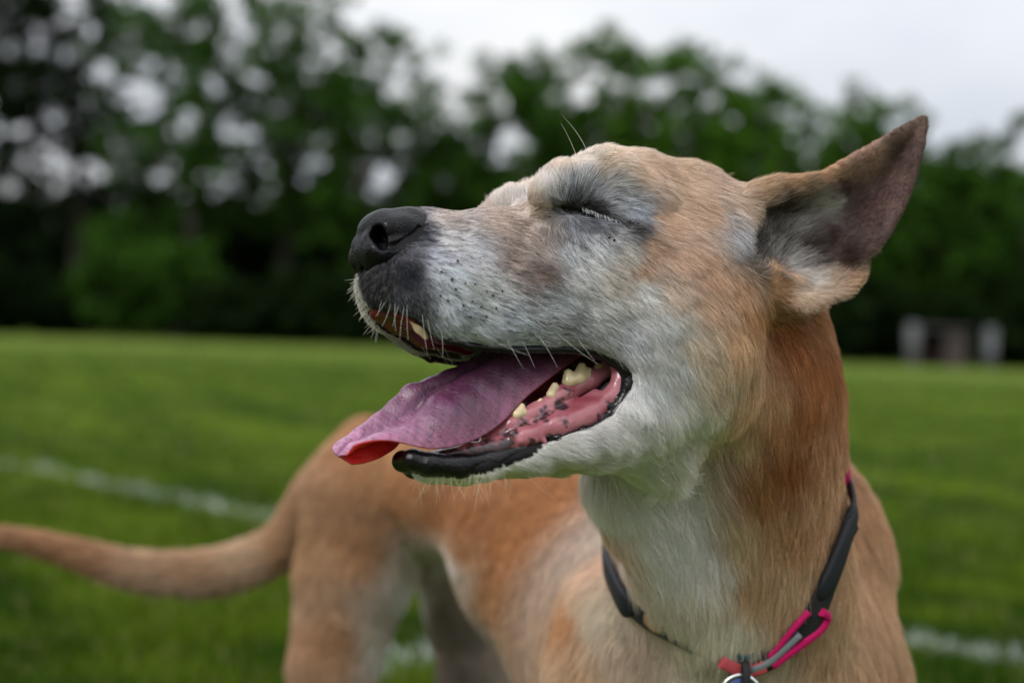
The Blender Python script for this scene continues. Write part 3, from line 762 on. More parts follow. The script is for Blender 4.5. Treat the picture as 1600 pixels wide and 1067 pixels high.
_lum = C_DARK @ np.array([.25, .6, .15])
_e = 1 - 0.36 * np.clip((_lum - .05) / .22, 0, 1)[:, None]
C_DARK = np.clip(C_DARK * 1.06, 0, 1) ** _e
_cx, _cy = CT[:, 0], CT[:, 1]
_body = (_cx < 868) & (_cy > 700)
_headc = (_cy < 660) & ~((_cx > 1180) & (_cy > 500)) & ~((_cx > 1160) & (_cy < 490))
_grey = _headc & ((_cx < 880) & (_cy > 345) | (_cx > 860) & (_cy > 440)) & (np.abs(C_MAIN[:, 0] - C_MAIN[:, 2]) < 0.16)
C_MAIN[_headc & ~_grey] *= (1.0, 1.08, 1.22)
C_MAIN[_grey] *= (1.11, 1.12, 1.13)
_muz = _headc & (_cx < 880) & (_cy > 360) & (_cx > 655)
C_MAIN[_muz & _grey] *= (1.16, 1.17, 1.19); C_MAIN[_muz & ~_grey] *= (1.10, 1.06, 1.04); C_SH[_muz] *= 0.85; C_DARK[_muz] *= 1.25
_throat = (_cy > 620) & (_cx > 880) & (_cx < 1130) & (_cy < 900)
C_MAIN[_throat] = np.minimum(C_MAIN[_throat] * (1.06, 1.06, 1.25), .93); C_DARK[_throat] *= (1.2, 1.2, 1.35)
_nk = (_cx > 1140) & (_cy > 500) & (_cy < 960)
C_MAIN[_nk] *= 1.14; C_DARK[_nk] *= 1.14
_ck = (_cx > 960) & (_cx < 1085) & (_cy > 470) & (_cy < 660)
C_MAIN[_ck] *= (0.84, 0.86, 0.90)
_fh = (_cx > 980) & (_cx < 1170) & (_cy > 225) & (_cy < 400)
C_MAIN[_fh] *= (0.88, 0.95, 1.03)
_tm = (_cx > 980) & (_cx < 1170) & (_cy >= 400) & (_cy < 480)
C_MAIN[_tm] *= (1.0, 1.07, 1.2)
C_MAIN = np.minimum(C_MAIN, .95)
C_MAIN[_throat & (C_MAIN[:, 2] > .6)] = (.92, .905, .885)
C_DARK[_headc] *= (1.16, 1.18, 1.2)
C_SH[_headc & (C_SH < .6)] *= 0.72
C_MAIN[_body & (C_MAIN[:, 2] < .6)] *= (0.80, 0.74, 0.68)
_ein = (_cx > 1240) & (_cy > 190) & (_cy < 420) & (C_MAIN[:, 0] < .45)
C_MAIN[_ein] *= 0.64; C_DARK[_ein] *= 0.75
C_D = np.where((CT[:, 0] < 868) & (CT[:, 1] > 700) & ~((CT[:, 1] < 756) & (CT[:, 0] > 648) & (C_MAIN[:, 2] > 0.4)), 400.0, 0.0)       # hind body lies far behind the head
def coat(px, py, depth):
    main = np.empty((len(px), 3)); dark = np.empty((len(px), 3)); sh = np.empty(len(px))
    for c0 in range(0, len(px), 20000):
        sl = slice(c0, c0 + 20000)
        zz = np.clip((depth[sl] - 0.96) / 0.10, 0, 1) * 400
        d2 = (px[sl, None] - CT[None, :, 0]) ** 2 + (py[sl, None] - CT[None, :, 1]) ** 2 + (zz[:, None] - C_D[None]) ** 2
        w = 1.0 / (d2 + 110.0) ** 1.9
        w /= w.sum(1, keepdims=True)
        main[sl] = w @ C_MAIN; dark[sl] = w @ C_DARK; sh[sl] = w @ C_SH
    return main * ALB, dark * ALB, sh

# hair direction guides: (px, py, angle in the picture, length mm, lift degrees)
FLOW = [
 (640,335,5,3.5,10),(720,335,0,5,12),(800,335,-5,6,14),(840,325,-30,7,18),(640,440,70,3.2,16),(600,460,110,4.5,30),(580,480,120,6,42),(560,445,150,6,48),(610,512,110,6,45),(660,532,90,6,45),(680,400,20,4.5,12),(700,430,28,5,12),(650,480,60,4.5,14),(700,510,45,5.5,14),
 (760,450,22,6,12),(800,400,15,6,12),(850,440,22,7,12),(800,510,20,6.5,14),(870,520,20,7.5,14),(900,480,28,8,12),(950,500,38,9,13),(980,540,50,9.5,15),(1010,600,80,10,18),
 (880,370,75,6.5,14),(920,375,62,7,13),(960,380,45,7.5,12),(900,420,45,7.5,12),(960,430,38,8,12),(1000,460,42,9,12),(870,300,-95,7.5,28),(890,290,-85,8.5,28),(915,285,-65,9,24),(945,298,-30,8.5,20),(965,310,5,8,16),(985,335,35,8,14),
 (860,320,-150,6,18),(850,345,100,6,14),(900,255,-25,7,20),(950,240,-5,7.5,18),(1000,260,15,8,15),(1060,290,28,9,14),(1110,320,40,9.5,14),(1040,350,38,9,13),(1000,390,45,9,13),(1060,420,45,10,13),(1140,330,30,11,20),(1150,370,60,11,18),
 (1110,440,48,11,14),(1050,480,50,10,13),(1100,520,55,13,15),(1050,560,62,12,15),(1160,460,60,13,16),(1180,540,70,17,18),(1240,560,82,19,18),(1290,600,85,17,20),(1230,680,86,21,18),(1190,640,75,20,18),(1130,620,62,18,17),(1050,640,52,17,17),
 (960,690,40,14,18),(1000,760,60,20,18),(1080,760,66,22,18),(1040,830,62,24,18),(1100,880,76,25,18),(1170,820,84,25,18),(1200,900,92,25,18),(1280,780,88,22,18),(1140,960,88,24,20),
 (1080,1030,92,24,18),(1000,1000,100,24,18),(930,930,105,22,18),(900,1000,100,20,18),(1200,1040,92,24,18),(1320,950,92,22,18),(1380,850,92,18,18),(1340,720,88,18,18),
 (650,748,120,3.6,26),(690,752,60,3.2,18),(760,750,30,4.2,18),(850,722,25,8,20),(920,695,25,10,18),(990,650,40,11,16),(1010,620,70,11,16),
 (590,700,130,14,15),(560,850,95,14,15),(520,1000,95,13,15),(680,780,100,13,15),(830,820,120,13,15),(860,950,110,15,15),(710,870,110,10,20),(770,930,130,13,20),(740,1000,95,11,15),
 (480,800,140,18,18),(390,885,165,20,20),(250,895,185,20,20),(80,850,195,16,20),
 (1190,300,-10,9,22),(1250,280,-15,6,18),(1300,262,-28,4.5,14),(1380,215,-30,3.5,14),(1440,185,-40,2.5,20),(1440,250,-70,2.2,25),(1400,340,-55,2.5,25),(1345,430,10,4,30),(1300,460,25,6,20),(1250,470,30,9,20),
 (1360,320,-40,3.2,26),(1300,360,-40,4.0,26),(1400,260,-40,2.8,26),(1215,335,-60,12,22),(1185,375,-55,14,22),(1200,410,-50,15,24),(1240,345,-38,15,18),(1275,322,-30,12,16),(1232,392,-42,18,20),(1255,420,-25,15,24),(1300,440,-10,7,30),
]
FT = np.array(FLOW, float)
F_DX = np.cos(np.radians(FT[:, 2])); F_DY = np.sin(np.radians(FT[:, 2]))
F_D = np.where((FT[:, 0] < 868) & (FT[:, 1] > 695) & (FT[:, 3] > 9), 400.0, 0.0)
def flow(px, py, depth):
    n = len(px)
    out = np.empty((n, 4))
    for c0 in range(0, n, 20000):
        sl = slice(c0, c0 + 20000)
        zz = np.clip((depth[sl] - 0.96) / 0.10, 0, 1) * 400
        d2 = (px[sl, None] - FT[None, :, 0]) ** 2 + (py[sl, None] - FT[None, :, 1]) ** 2 + (zz[:, None] - F_D[None]) ** 2
        w = 1.0 / (d2 + 120.0) ** 1.8
        w /= w.sum(1, keepdims=True)
        out[sl, 0] = w @ F_DX; out[sl, 1] = w @ F_DY; out[sl, 2] = w @ FT[:, 3]; out[sl, 3] = w @ FT[:, 4]
    return out

def is_head(v):
    """Head and upper neck, where left and right are mirrored."""
    px, py, d = to_px(v)
    return (d < 0.93) & (py < 800) & ~((py > 640) & (px > 1000))

def coat_px(v):
    """Pixel used to look the coat up: far points of the head use the near side's."""
    px, py, d = to_px(v)
    far = is_head(v) & (lateral(v) < 0) & (px < 1150)
    mx, my, md = to_px(mirror(v))
    # bring in the mirror image only away from the mid line, so that the two sides meet smoothly
    w = np.clip(-lateral(v) / 0.006, 0, 1) * far
    return px + (mx - px) * w, py + (my - py) * w, d, far

LIP_BARE0 = [(628, 690), (700, 700), (800, 690), (850, 688), (835, 708), (800, 722), (760, 736), (710, 743), (665, 742), (640, 734), (628, 715)]
# ------------------------------------------------------------------ regions without fur
px, py, d, far = coat_px(bv)
rx, ry, rd = to_px(bv)
latv = lateral(bv)
head = is_head(bv)
msd = poly_sd(px, py, MOUTH)
msd_far = poly_sd(px, py, MOUTH_FAR)
def mouth_inner(v, n, px, py):
    """True for the carved faces inside the mouth."""
    sd = np.where(lateral(v) < 0, poly_sd(px, py, MOUTH_FAR), poly_sd(px, py, MOUTH))
    return is_head(v) & (sd < -1.0) & (to_px(v)[2] < 0.86) & (px < 985) & (px > 560)
inner = mouth_inner(bv, bn, px, py)

main, dark, share = coat(px, py, d)
bcol = main * (1 - share[:, None]) + dark * share[:, None]
bcol *= 0.66                                            # skin under the hair
# far upper lip: fringe whitened, back light on its hairs put into the colour
wl_ = head & (latv < -0.003) & (rx < 720) & (ry > 425) & (ry < 560) & (latv > -0.03)
bcol[wl_] = srgb(120, 112, 104) * ALB
wd_ = wl_ & ((bn @ HEAD_N) > 0.12)
bcol[wd_] = (0.014, 0.009, 0.009)
# inside of the mouth
g = np.clip((px - 560) / 420, 0, 1)[:, None]
pink = srgb(150, 40, 50) * (1 - g) + srgb(120, 60, 62) * g
bcol[inner] = pink[inner]
# black lips
lipd = np.abs(np.where(latv < 0, msd_far, msd))
lipm = head & (lipd < 9) & (px > 560) & (px < 990) & (d < 0.86)
lw = np.clip((9 - lipd) / 4, 0, 1)[:, None] * lipm[:, None] * (~inner[:, None] | (lipd[:, None] < 4))
bcol = bcol * (1 - lw) + np.array([0.010, 0.009, 0.010]) * lw
lb_ = head & (poly_sd(px, py, LIP_BARE0) < 3) & (d < 0.80)
bcol[lb_] = (0.010, 0.009, 0.010)
NOSE_PX = [(545, 320), (600, 318), (640, 323), (656, 345), (656, 364), (636, 381), (612, 396), (590, 413), (572, 430), (545, 420)]
np_ = head & (poly_sd(px, py, NOSE_PX) < 14) & (d < 0.77)
bcol[np_] = (0.008, 0.008, 0.010)
# lids
le = head & (np.abs(px - 930) < 90) & (np.abs(py - 338) < 60) & (rd < 0.86)
ew = np.where(le, np.exp(-(line_dist(px, py, EYE) / 7) ** 4), 0)[:, None]
bcol = bcol * (1 - ew) + np.array([0.008, 0.007, 0.008]) * ew

m_skin, nn, ll, bs_ = new_mat('dog_skin')
at = nn.new('ShaderNodeAttribute'); at.attribute_name = 'col'
nz = nn.new('ShaderNodeTexNoise'); nz.inputs['Scale'].default_value = 700; nz.inputs['Detail'].default_value = 3
bp = nn.new('ShaderNodeBump'); bp.inputs['Strength'].default_value = 0.35; bp.inputs['Distance'].default_value = 0.001
tc_ = nn.new('ShaderNodeTexCoord'); ll.new(tc_.outputs['Object'], nz.inputs['Vector']); ll.new(nz.outputs['Fac'], bp.inputs['Height']); ll.new(bp.outputs['Normal'], bs_.inputs['Normal'])
ll.new(at.outputs['Color'], bs_.inputs['Base Color'])
bs_.inputs['Roughness'].default_value = 0.6; bs_.inputs['Specular IOR Level'].default_value = 0.08

dog = add_obj('dog', None, label='tan short-haired dog with grey muzzle, closed eyes and tongue hanging out', cat='dog')
body_me = mesh_from('body', bv, bq)
vcol(body_me, bcol)
body = add_obj('body', body_me, m_skin, dog)

# ------------------------------------------------------------------ fur
tri = np.concatenate([bq[:, [0, 1, 2]], bq[:, [0, 2, 3]]])
v0, v1, v2 = bv[tri[:, 0]], bv[tri[:, 1]], bv[tri[:, 2]]
fn_ = np.cross(v1 - v0, v2 - v0); ar = 0.5 * np.linalg.norm(fn_, axis=1)
cen = (v0 + v1 + v2) / 3
fnn = fn_ / (2 * ar[:, None] + 1e-15)
cx, cy, cd = to_px(cen)
vis = ((CAM - cen) * fnn).sum(1) / np.linalg.norm(CAM - cen, axis=1) > -0.25
hx, hy, hd_, hf = coat_px(cen)
ish = is_head(cen)
dens = np.where(ish, 560.0, np.where(cd < 1.02, 270.0, 40.0)) * 1e4
inear = (cx > 1150) & (cx < 1460) & (cy > 170) & (cy < 490) & (cd < 0.86)
dens = np.where(inear, 420e4, dens)
dens = np.where(vis, dens, dens * 0.22)
dens[(cy > 1100)] *= 0.4
# bare skin: nose, inside of the mouth, lips
ci = mouth_inner(cen, fnn, hx, hy)
csd = np.where(lateral(cen) < 0, poly_sd(hx, hy, MOUTH_FAR), poly_sd(hx, hy, MOUTH))
dens[ci] = 0
dens[ish & (np.abs(csd) < 5) & (hx > 600) & (hx < 990) & (cd < 0.86)] = 0
LIP_BARE = [(628, 690), (700, 700), (800, 690), (850, 688), (835, 707), (800, 722), (760, 737), (710, 745), (664, 744), (640, 734), (629, 715)]
dens[ish & (poly_sd(hx, hy, LIP_BARE) < 1) & (cd < 0.80)] = 0
dens[ish & (poly_sd(hx, hy, NOSE_PX) < -1) & (cd < 0.76)] = 0
flw = ish & (lateral(cen) < -0.003) & (cx < 720) & (cy > 425) & (cy < 560) & ((fnn @ HEAD_N) > 0.12)
dens[flw] = 0
dens[ish & (line_dist(hx, hy, EYE[1:6]) < 5) & (cd < 0.84)] = 0
num = ar * dens * FUR_Q
num = np.floor(num + rng.random(len(num))).astype(int)
fi = np.repeat(np.arange(len(tri)), num)
r1, r2 = rng.random(len(fi)), rng.random(len(fi))
sq = np.sqrt(r1)
w0, w1, w2 = 1 - sq, sq * (1 - r2), sq * r2
root = v0[fi] * w0[:, None] + v1[fi] * w1[:, None] + v2[fi] * w2[:, None]
rn = bn[tri[fi, 0]] * w0[:, None] + bn[tri[fi, 1]] * w1[:, None] + bn[tri[fi, 2]] * w2[:, None]
rn /= np.linalg.norm(rn, axis=1, keepdims=True)
N = len(fi)
print('strands', N)
hx, hy, hdp, hfar = coat_px(root)
rx, ry, rdp = to_px(root)
fl = flow(hx, hy, rdp)
img = fl[:, 0:1] * AX_R - fl[:, 1:2] * AX_U
img = np.where(hfar[:, None], img - 2 * (img @ HEAD_N)[:, None] * HEAD_N, img)
# soft clumps: a smooth random field turns the hairs a little
tang = img - (img * rn).sum(1)[:, None] * rn
tang /= np.linalg.norm(tang, axis=1, keepdims=True) + 1e-9
side = np.cross(rn, tang)
neckish = np.clip((fl[:, 2] - 9) / 10, 0, 1)
ang = smooth_noise(root, 420, 1) * (0.06 + 0.05 * neckish) + smooth_noise(root, 1500, 2) * 0.08 + rng.normal(size=N) * 0.14
tang = tang * np.cos(ang)[:, None] + side * np.sin(ang)[:, None]
side = np.cross(rn, tang)
lift = np.radians(fl[:, 3]) * (1 + 0.35 * rng.normal(size=N)) + 0.10 * smooth_noise(root, 900, 3)
lift = np.clip(lift, 0.04, 1.2)
leng = (fl[:, 2] - 0.28 * np.clip(fl[:, 2] - 10, 0, 20)) * 0.001 * (0.72 + 0.5 * rng.random(N)) * (1 + 0.15 * smooth_noise(root, 300, 4))
inear_r = (rx > 1150) & (rx < 1460) & (ry > 170) & (ry < 490) & (rdp < 0.86)
# hair is pressed down under the collar
cdist = line_dist(rx, ry, COLLAR_PX)
near_collar = (cdist < 26) & (rdp < 0.97) & (ry > 690)
leng = np.where(near_collar, leng * np.clip(cdist / 26, 0.28, 1), leng)
# the back of the ear is short haired
back_ear = inear_r & ((rn @ AX_F) > 0.1)
leng = np.where(back_ear, np.minimum(leng, 0.005), leng)
K = 5
t = np.linspace(0, 1, K)[None, :, None]
curl = (rng.normal(size=(N, 1, 1)) * 0.07 + (smooth_noise(root, 600, 5) * 0.06)[:, None, None])
pos = (root - rn * 0.0004)[:, None, :] + leng[:, None, None] * (tang[:, None, :] * (np.cos(lift)[:, None, None] * t) + rn[:, None, :] * (np.sin(lift)[:, None, None] * (t - 0.55 * t * t)) + side[:, None, :] * (curl * t * t))
# slight droop of long hair
pos[:, :, 2] -= (leng * 0.16 * neckish)[:, None] * (t[:, :, 0] ** 2)
main, dark, share = coat(hx, hy, rdp)
cl = np.clip(share + 0.20 * smooth_noise(root, 1300, 6) * np.clip(share * 2, 0, 1), 0, 1)
isd = rng.random(N) < cl
mixw = np.where(isd, 0.75 + 0.25 * rng.random(N), 0.18 * rng.random(N))[:, None]
hc_ = main * (1 - mixw) + dark * mixw
hc_ *= (1 + 0.15 * rng.normal(size=N) + 0.07 * smooth_noise(root, 260, 8))[:, None].clip(0.5, 1.5)
wf = is_head(root) & (lateral(root) < -0.003) & (rx < 720) & (ry > 425) & (ry < 560)
hc_[wf] = srgb(238, 234, 222) * ALB * (0.35 + 0.65 * rng.random((wf.sum(), 1)))  # back light on the far lip's hairs painted in as white
hc_[wf & (rng.random(N) < 0.18)] = (0.05, 0.045, 0.045)
hc_ = np.clip(hc_, 0.004, 0.90)
rad = np.where(is_head(root), 0.000082, np.where(rdp < 1.02, 0.00011, 0.00028)) * (0.75 + 0.5 * rng.random(N))
rad = np.where(~vis[fi], rad * 1.7, rad)
def curves_obj(name, pos, rad_root, rad_tip, col, mat, parent):
    n, k = pos.shape[:2]
    cu = bpy.data.hair_curves.new(name)
    cu.add_curves([k] * n)
    cu.attributes['position'].data.foreach_set('vector', pos.astype(np.float32).ravel())
    tt = np.linspace(0, 1, k)[None, :]
    rr = (rad_root[:, None] * (1 - tt ** 1.5) + rad_tip[:, None] * tt ** 1.5)
    ra = cu.attributes.get('radius') or cu.attributes.new('radius', 'FLOAT', 'POINT')
    ra.data.foreach_set('value', rr.astype(np.float32).ravel())
    ca = cu.attributes.new('col', 'FLOAT_COLOR', 'CURVE')
    c = np.ones((n, 4), np.float32); c[:, :3] = col
    ca.data.foreach_set('color', c.ravel())
    return add_obj(name, cu, mat, parent)
def hair_mat(name, transl=0.4, rough=0.5, spec=0.2):
    m, n_, l_, b_ = new_mat(name)
    a_ = n_.new('ShaderNodeAttribute'); a_.attribute_name = 'col'
    l_.new(a_.outputs['Color'], b_.inputs['Base Color'])
    b_.inputs['Roughness'].default_value = rough; b_.inputs['Specular IOR Level'].default_value = spec
    tr = n_.new('ShaderNodeBsdfTranslucent'); l_.new(a_.outputs['Color'], tr.inputs['Color'])
    mx = n_.new('ShaderNodeMixShader'); mx.inputs['Fac'].default_value = transl
    l_.new(b_.outputs['BSDF'], mx.inputs[1]); l_.new(tr.outputs['BSDF'], mx.inputs[2])
    l_.new(mx.outputs['Shader'], n_['Material Output'].inputs['Surface'])
    return m
m_fur = hair_mat('fur')
fur = curves_obj('fur', pos, rad, rad * 0.25, hc_, m_fur, dog)
fur['kind'] = 'stuff'
# ------------------------------------------------------------------ nose, lips, gums, teeth, tongue
def sculpt_part(name, sc_, vox, mat, parent, colfn=None, smooth_it=0):
    v, q = sc_.mesh(vox)
    me = mesh_from(name, v, q)
    if colfn is not None: vcol(me, colfn(v, normals_of(v, q)))
    return add_obj(name, me, mat, parent)
def hs(sc_, pts, k=0.004, both=True, op='u'):
    q = [(H(a, b, s), r * 0.001) for a, b, s, r in pts]
    sc_.chain(q, k, op)
    if both and any(abs(p[2]) > 0.3 for p in pts): sc_.chain([(mirror(p), r) for p, r in q], k, op)

ns = Sculpt()
hs(ns, [(603, 352, 5, 8.4), (640, 354, 7, 8.6), (664, 362, 8, 8)], 0.006)
hs(ns, [(589, 362, 3, 7), (585, 392, 3, 6), (584, 414, 2.5, 4.5)], 0.006)
hs(ns, [(610, 360, 11, 7.2), (632, 360, 13, 6.8), (652, 362, 13.5, 5.5)], 0.004)        # wing
hs(ns, [(581, 374, 8, 4.0), (588, 391, 11, 4.4), (602, 395, 14, 4.6), (625, 391, 15.5, 4.4), (650, 378, 16, 4)], 0.004)   # rim below the nostril
hs(ns, [(600, 400, 8, 8), (640, 392, 11, 9)], 0.006)
hs(ns, [(585, 358, 24, 3.5), (587, 362, 14, 3.6), (600, 372, 4, 3.4)], 0.002, op='s')
hs(ns, [(591, 371, 24, 3.2), (595, 375, 12, 3.2)], 0.002, op='s')     # nostril
hs(ns, [(598, 384, 22, 2.4), (598, 382, 14, 2.6)], 0.0015, op='s')
hs(ns, [(598, 383, 19, 2.3), (616, 384, 19.5, 2.0), (634, 378, 20, 1.7), (647, 369, 20, 1.5), (655, 358, 19.5, 1.4)], 0.0012, op='s')
hs(ns, [(598, 383, 22, 2.3), (616, 384, 23, 2.0), (634, 378, 23.5, 1.7), (647, 369, 23.5, 1.5), (655, 358, 23, 1.4)], 0.0012, op='s')
hs(ns, [(567, 396, 0, 1.3), (573, 430, 0, 1.5)], 0.002, op='s')
m_nose, nn, ll, b_ = new_mat('nose_leather')
tc_ = nn.new('ShaderNodeTexCoord'); vo = nn.new('ShaderNodeTexVoronoi'); vo.inputs['Scale'].default_value = 900; vo.feature = 'F1'
n2 = nn.new('ShaderNodeTexNoise'); n2.inputs['Scale'].default_value = 160; n2.inputs['Detail'].default_value = 4
bp = nn.new('ShaderNodeBump'); bp.inputs['Strength'].default_value = 0.7; bp.inputs['Distance'].default_value = 0.0006
rp = nn.new('ShaderNodeValToRGB'); rp.color_ramp.elements[0].color = (0.0015, 0.0015, 0.002, 1); rp.color_ramp.elements[1].color = (0.004, 0.004, 0.0055, 1)
rp.color_ramp.elements[0].position = .35; rp.color_ramp.elements[1].position = .7
ll.new(tc_.outputs['Object'], vo.inputs['Vector']); ll.new(tc_.outputs['Object'], n2.inputs['Vector'])
ll.new(n2.outputs['Fac'], rp.inputs['Fac']); ll.new(rp.outputs['Color'], b_.inputs['Base Color'])
ll.new(vo.outputs['Distance'], bp.inputs['Height']); ll.new(bp.outputs['Normal'], b_.inputs['Normal'])
b_.inputs['Roughness'].default_value = 0.36; b_.inputs['Specular IOR Level'].default_value = 0.14
b_.inputs['Specular IOR Level'].default_value = 0.08; b_.inputs['Coat Weight'].default_value = 0.14; b_.inputs['Coat Roughness'].default_value = 0.16
sculpt_part('nose', ns, 0.0007, m_nose, dog)

def tissue(name, rough=0.3, sss=0.15, bump=0.3, scale=500, spec=0.5, stretch=(1, 1, 1)):
    m, n_, l_, b = new_mat(name)
    a_ = n_.new('ShaderNodeAttribute'); a_.attribute_name = 'col'
    l_.new(a_.outputs['Color'], b.inputs['Base Color'])
    b.inputs['Roughness'].default_value = rough; b.inputs['Specular IOR Level'].default_value = spec
    b.inputs['Subsurface Weight'].default_value = sss; b.inputs['Subsurface Radius'].default_value = (1.0, 0.35, 0.25); b.inputs['Subsurface Scale'].default_value = 0.004
    tc = n_.new('ShaderNodeTexCoord'); no = n_.new('ShaderNodeTexNoise'); no.inputs['Scale'].default_value = scale; no.inputs['Detail'].default_value = 4
    mp = n_.new('ShaderNodeMapping'); mp.inputs['Scale'].default_value = stretch
    bu = n_.new('ShaderNodeBump'); bu.inputs['Strength'].default_value = bump; bu.inputs['Distance'].default_value = 0.0008
    l_.new(tc.outputs['Object'], mp.inputs['Vector']); l_.new(mp.outputs['Vector'], no.inputs['Vector']); l_.new(no.outputs['Fac'], bu.inputs['Height']); l_.new(bu.outputs['Normal'], b.inputs['Normal'])
    return m
m_lip = tissue('black_lip', rough=0.16, sss=0.0, bump=1.0, scale=420, spec=0.16)
m_gum = tissue('gum', rough=0.2, sss=0.08, bump=0.55, scale=260, spec=0.4)
m_tongue = tissue('tongue', rough=0.34, sss=0.06, bump=0.6, scale=800, spec=0.45)
for m_, c_ in ((m_tongue, 0.06), (m_gum, 0.15), (m_lip, 0.2)):          # wet film
    m_.node_tree.nodes['Principled BSDF'].inputs['Coat Weight'].default_value = c_; m_.node_tree.nodes['Principled BSDF'].inputs['Coat Roughness'].default_value = 0.14
m_tooth = tissue('tooth', rough=0.16, sss=0.1, bump=0.25, scale=300)

def blot(v, n):
    """Pink gum with black pigment blotches."""
    px, py, d = to_px(v)
    f_ = smooth_noise(v, 330, 21) + 0.6 * smooth_noise(v, 900, 22)
    px = px + 7 * smooth_noise(v, 420, 27) + 3 * smooth_noise(v, 1000, 28); py = py + 5 * smooth_noise(v, 420, 29)
    e = -6.0 * np.ones(len(v))
    for bx, by, br in ((872, 633, 13), (850, 645, 11), (878, 659, 9), (838, 652, 9), (775, 700, 26), (790, 690, 20), (748, 705, 20), (815, 655, 12), (730, 712, 14), (800, 672, 14), (830, 691, 9), (852, 687, 8), (760, 713, 22), (700, 714, 30), (905, 673, 7), (937, 651, 6), (958, 628, 6), (786, 706, 16), (862, 647, 6), (890, 610, 5)):
        e = np.maximum(e, 1.4 - ((px - bx) ** 2 + (py - by) ** 2) / br ** 2 * 1.4)
    w = (np.clip((e + 0.42 * f_ + 0.15) / 1.3, 0, 1) * 0.93)[:, None]
    g_ = np.clip(0.5 + 0.35 * smooth_noise(v, 200, 23), 0, 1)[:, None]
    g_ = np.clip(g_ + 0.22 * smooth_noise(v * np.array([.35, .35, 1.6]), 420, 25)[:, None], 0, 1)
    c = srgb(168, 108, 116) * g_ + srgb(122, 56, 66) * (1 - g_)
    return c * (1 - w) + np.array([0.016, 0.012, 0.014]) * w

lp = Sculpt()
hs(lp, [(646, 718, 6, 4.6), (672, 725, 9.5, 5.6), (720, 728, 12.5, 5.8), (770, 719, 17, 5.2), (815, 704, 21.5, 4.0), (860, 692, 26, 3.0), (910, 677, 31, 2.8), (946, 659, 35, 3.2), (972, 630, 38.5, 3.6), (984, 602, 40.5, 4.0), (981, 578, 40.5, 4.0), (958, 560, 38.5, 3.4), (920, 548, 36, 2.7), (870, 545, 32, 2.2), (800, 547, 27, 2.0), (735, 541, 23, 2.0), (700, 531, 21, 1.8)], 0.003)
hs(lp, [(700, 531, 21, 1.8), (665, 507, 16.5, 1.8), (640, 492, 13.5, 1.8), (612, 481, 10, 1.6), (592, 475, 6.5, 1.4)], 0.003, both=False)
hs(lp, [(575, 486, -9, 1.4), (600, 503, -10, 1.8), (635, 519, -11, 1.8), (680, 529, -12, 1.6)], 0.003, both=False)
hs(lp, [(644, 718, 6, 4.6), (640, 722, 0, 4.6)], 0.004)
# crenellated edge of the lower lip
for i, (a, b) in enumerate(((858, 682), (872, 684), (886, 678), (901, 678), (912, 672), (928, 660), (941, 648), (952, 634), (961, 620))):
    hs(lp, [(a, b, 30 + i * 0.9, 1.7 + 0.7 * (i % 3 == 1))], 0.002)
lip = sculpt_part('lip', lp, 0.0009, m_lip, dog, lambda v, n: np.clip(np.array([0.0045, 0.004, 0.005])[None] * (1 + 0.8 * smooth_noise(v, 300, 31))[:, None], .0015, .03))

gs = Sculpt()
hs(gs, [(948, 578, 22, 4.2), (920, 594, 21, 5.0), (880, 618, 20, 5.2), (838, 645, 18.5, 4.8), (800, 664, 16, 4.5), (760, 690, 11, 4)], 0.004)
hs(gs, [(962, 570, 33, 3.4), (972, 592, 35, 4.4), (956, 622, 33, 5.2), (922, 648, 30.5, 6.2), (872, 665, 27, 6.2), (822, 684, 22, 5.4), (775, 702, 16, 4.8), (735, 706, 12, 4.2), (690, 712, 8, 3)], 0.004)
hs(gs, [(930, 615, 28, 2.4), (890, 640, 25.5, 2.6), (850, 656, 22.5, 2.6)], 0.003)
hs(gs, [(800, 678, 23, 1.6), (812, 690, 25, 1.4)], 0.002)
hs(gs, [(826, 676, 25, 1.5), (836, 690, 27.5, 1.3)], 0.002)
hs(gs, [(846, 684, 28, 1.3), (853, 692, 29.5, 1.2)], 0.002)
gum = sculpt_part('gum', gs, 0.00065, m_gum, dog, blot)

# floor and back of the mouth
th_ = Sculpt()
hs(th_, [(1000, 560, 0, 26), (960, 600, 0, 22), (900, 650, 0, 15), (820, 690, 0, 9), (720, 716, 0, 5)], 0.01)
sculpt_part('mouth_floor', th_, 0.002, m_gum, dog, lambda v, n: np.tile(srgb(95, 40, 46), (len(v), 1)))
# red inner side of the far upper lip and gum
up = Sculpt()
hs(up, [(588, 492, -7, 3.0), (618, 504, -8, 4.2), (655, 520, -10, 4.4), (690, 530, -11, 3.6)], 0.004, both=False)
hs(up, [(600, 478, 2, 4), (640, 494, 5, 5), (690, 515, 8, 6), (760, 525, 12, 7)], 0.006)
ugum = sculpt_part('upper_gum', up, 0.0009, m_gum, dog, lambda v, n: np.clip((srgb(84, 15, 25)[None] * (1 + 0.25 * smooth_noise(v, 260, 41))[:, None]), 0.005, 1))

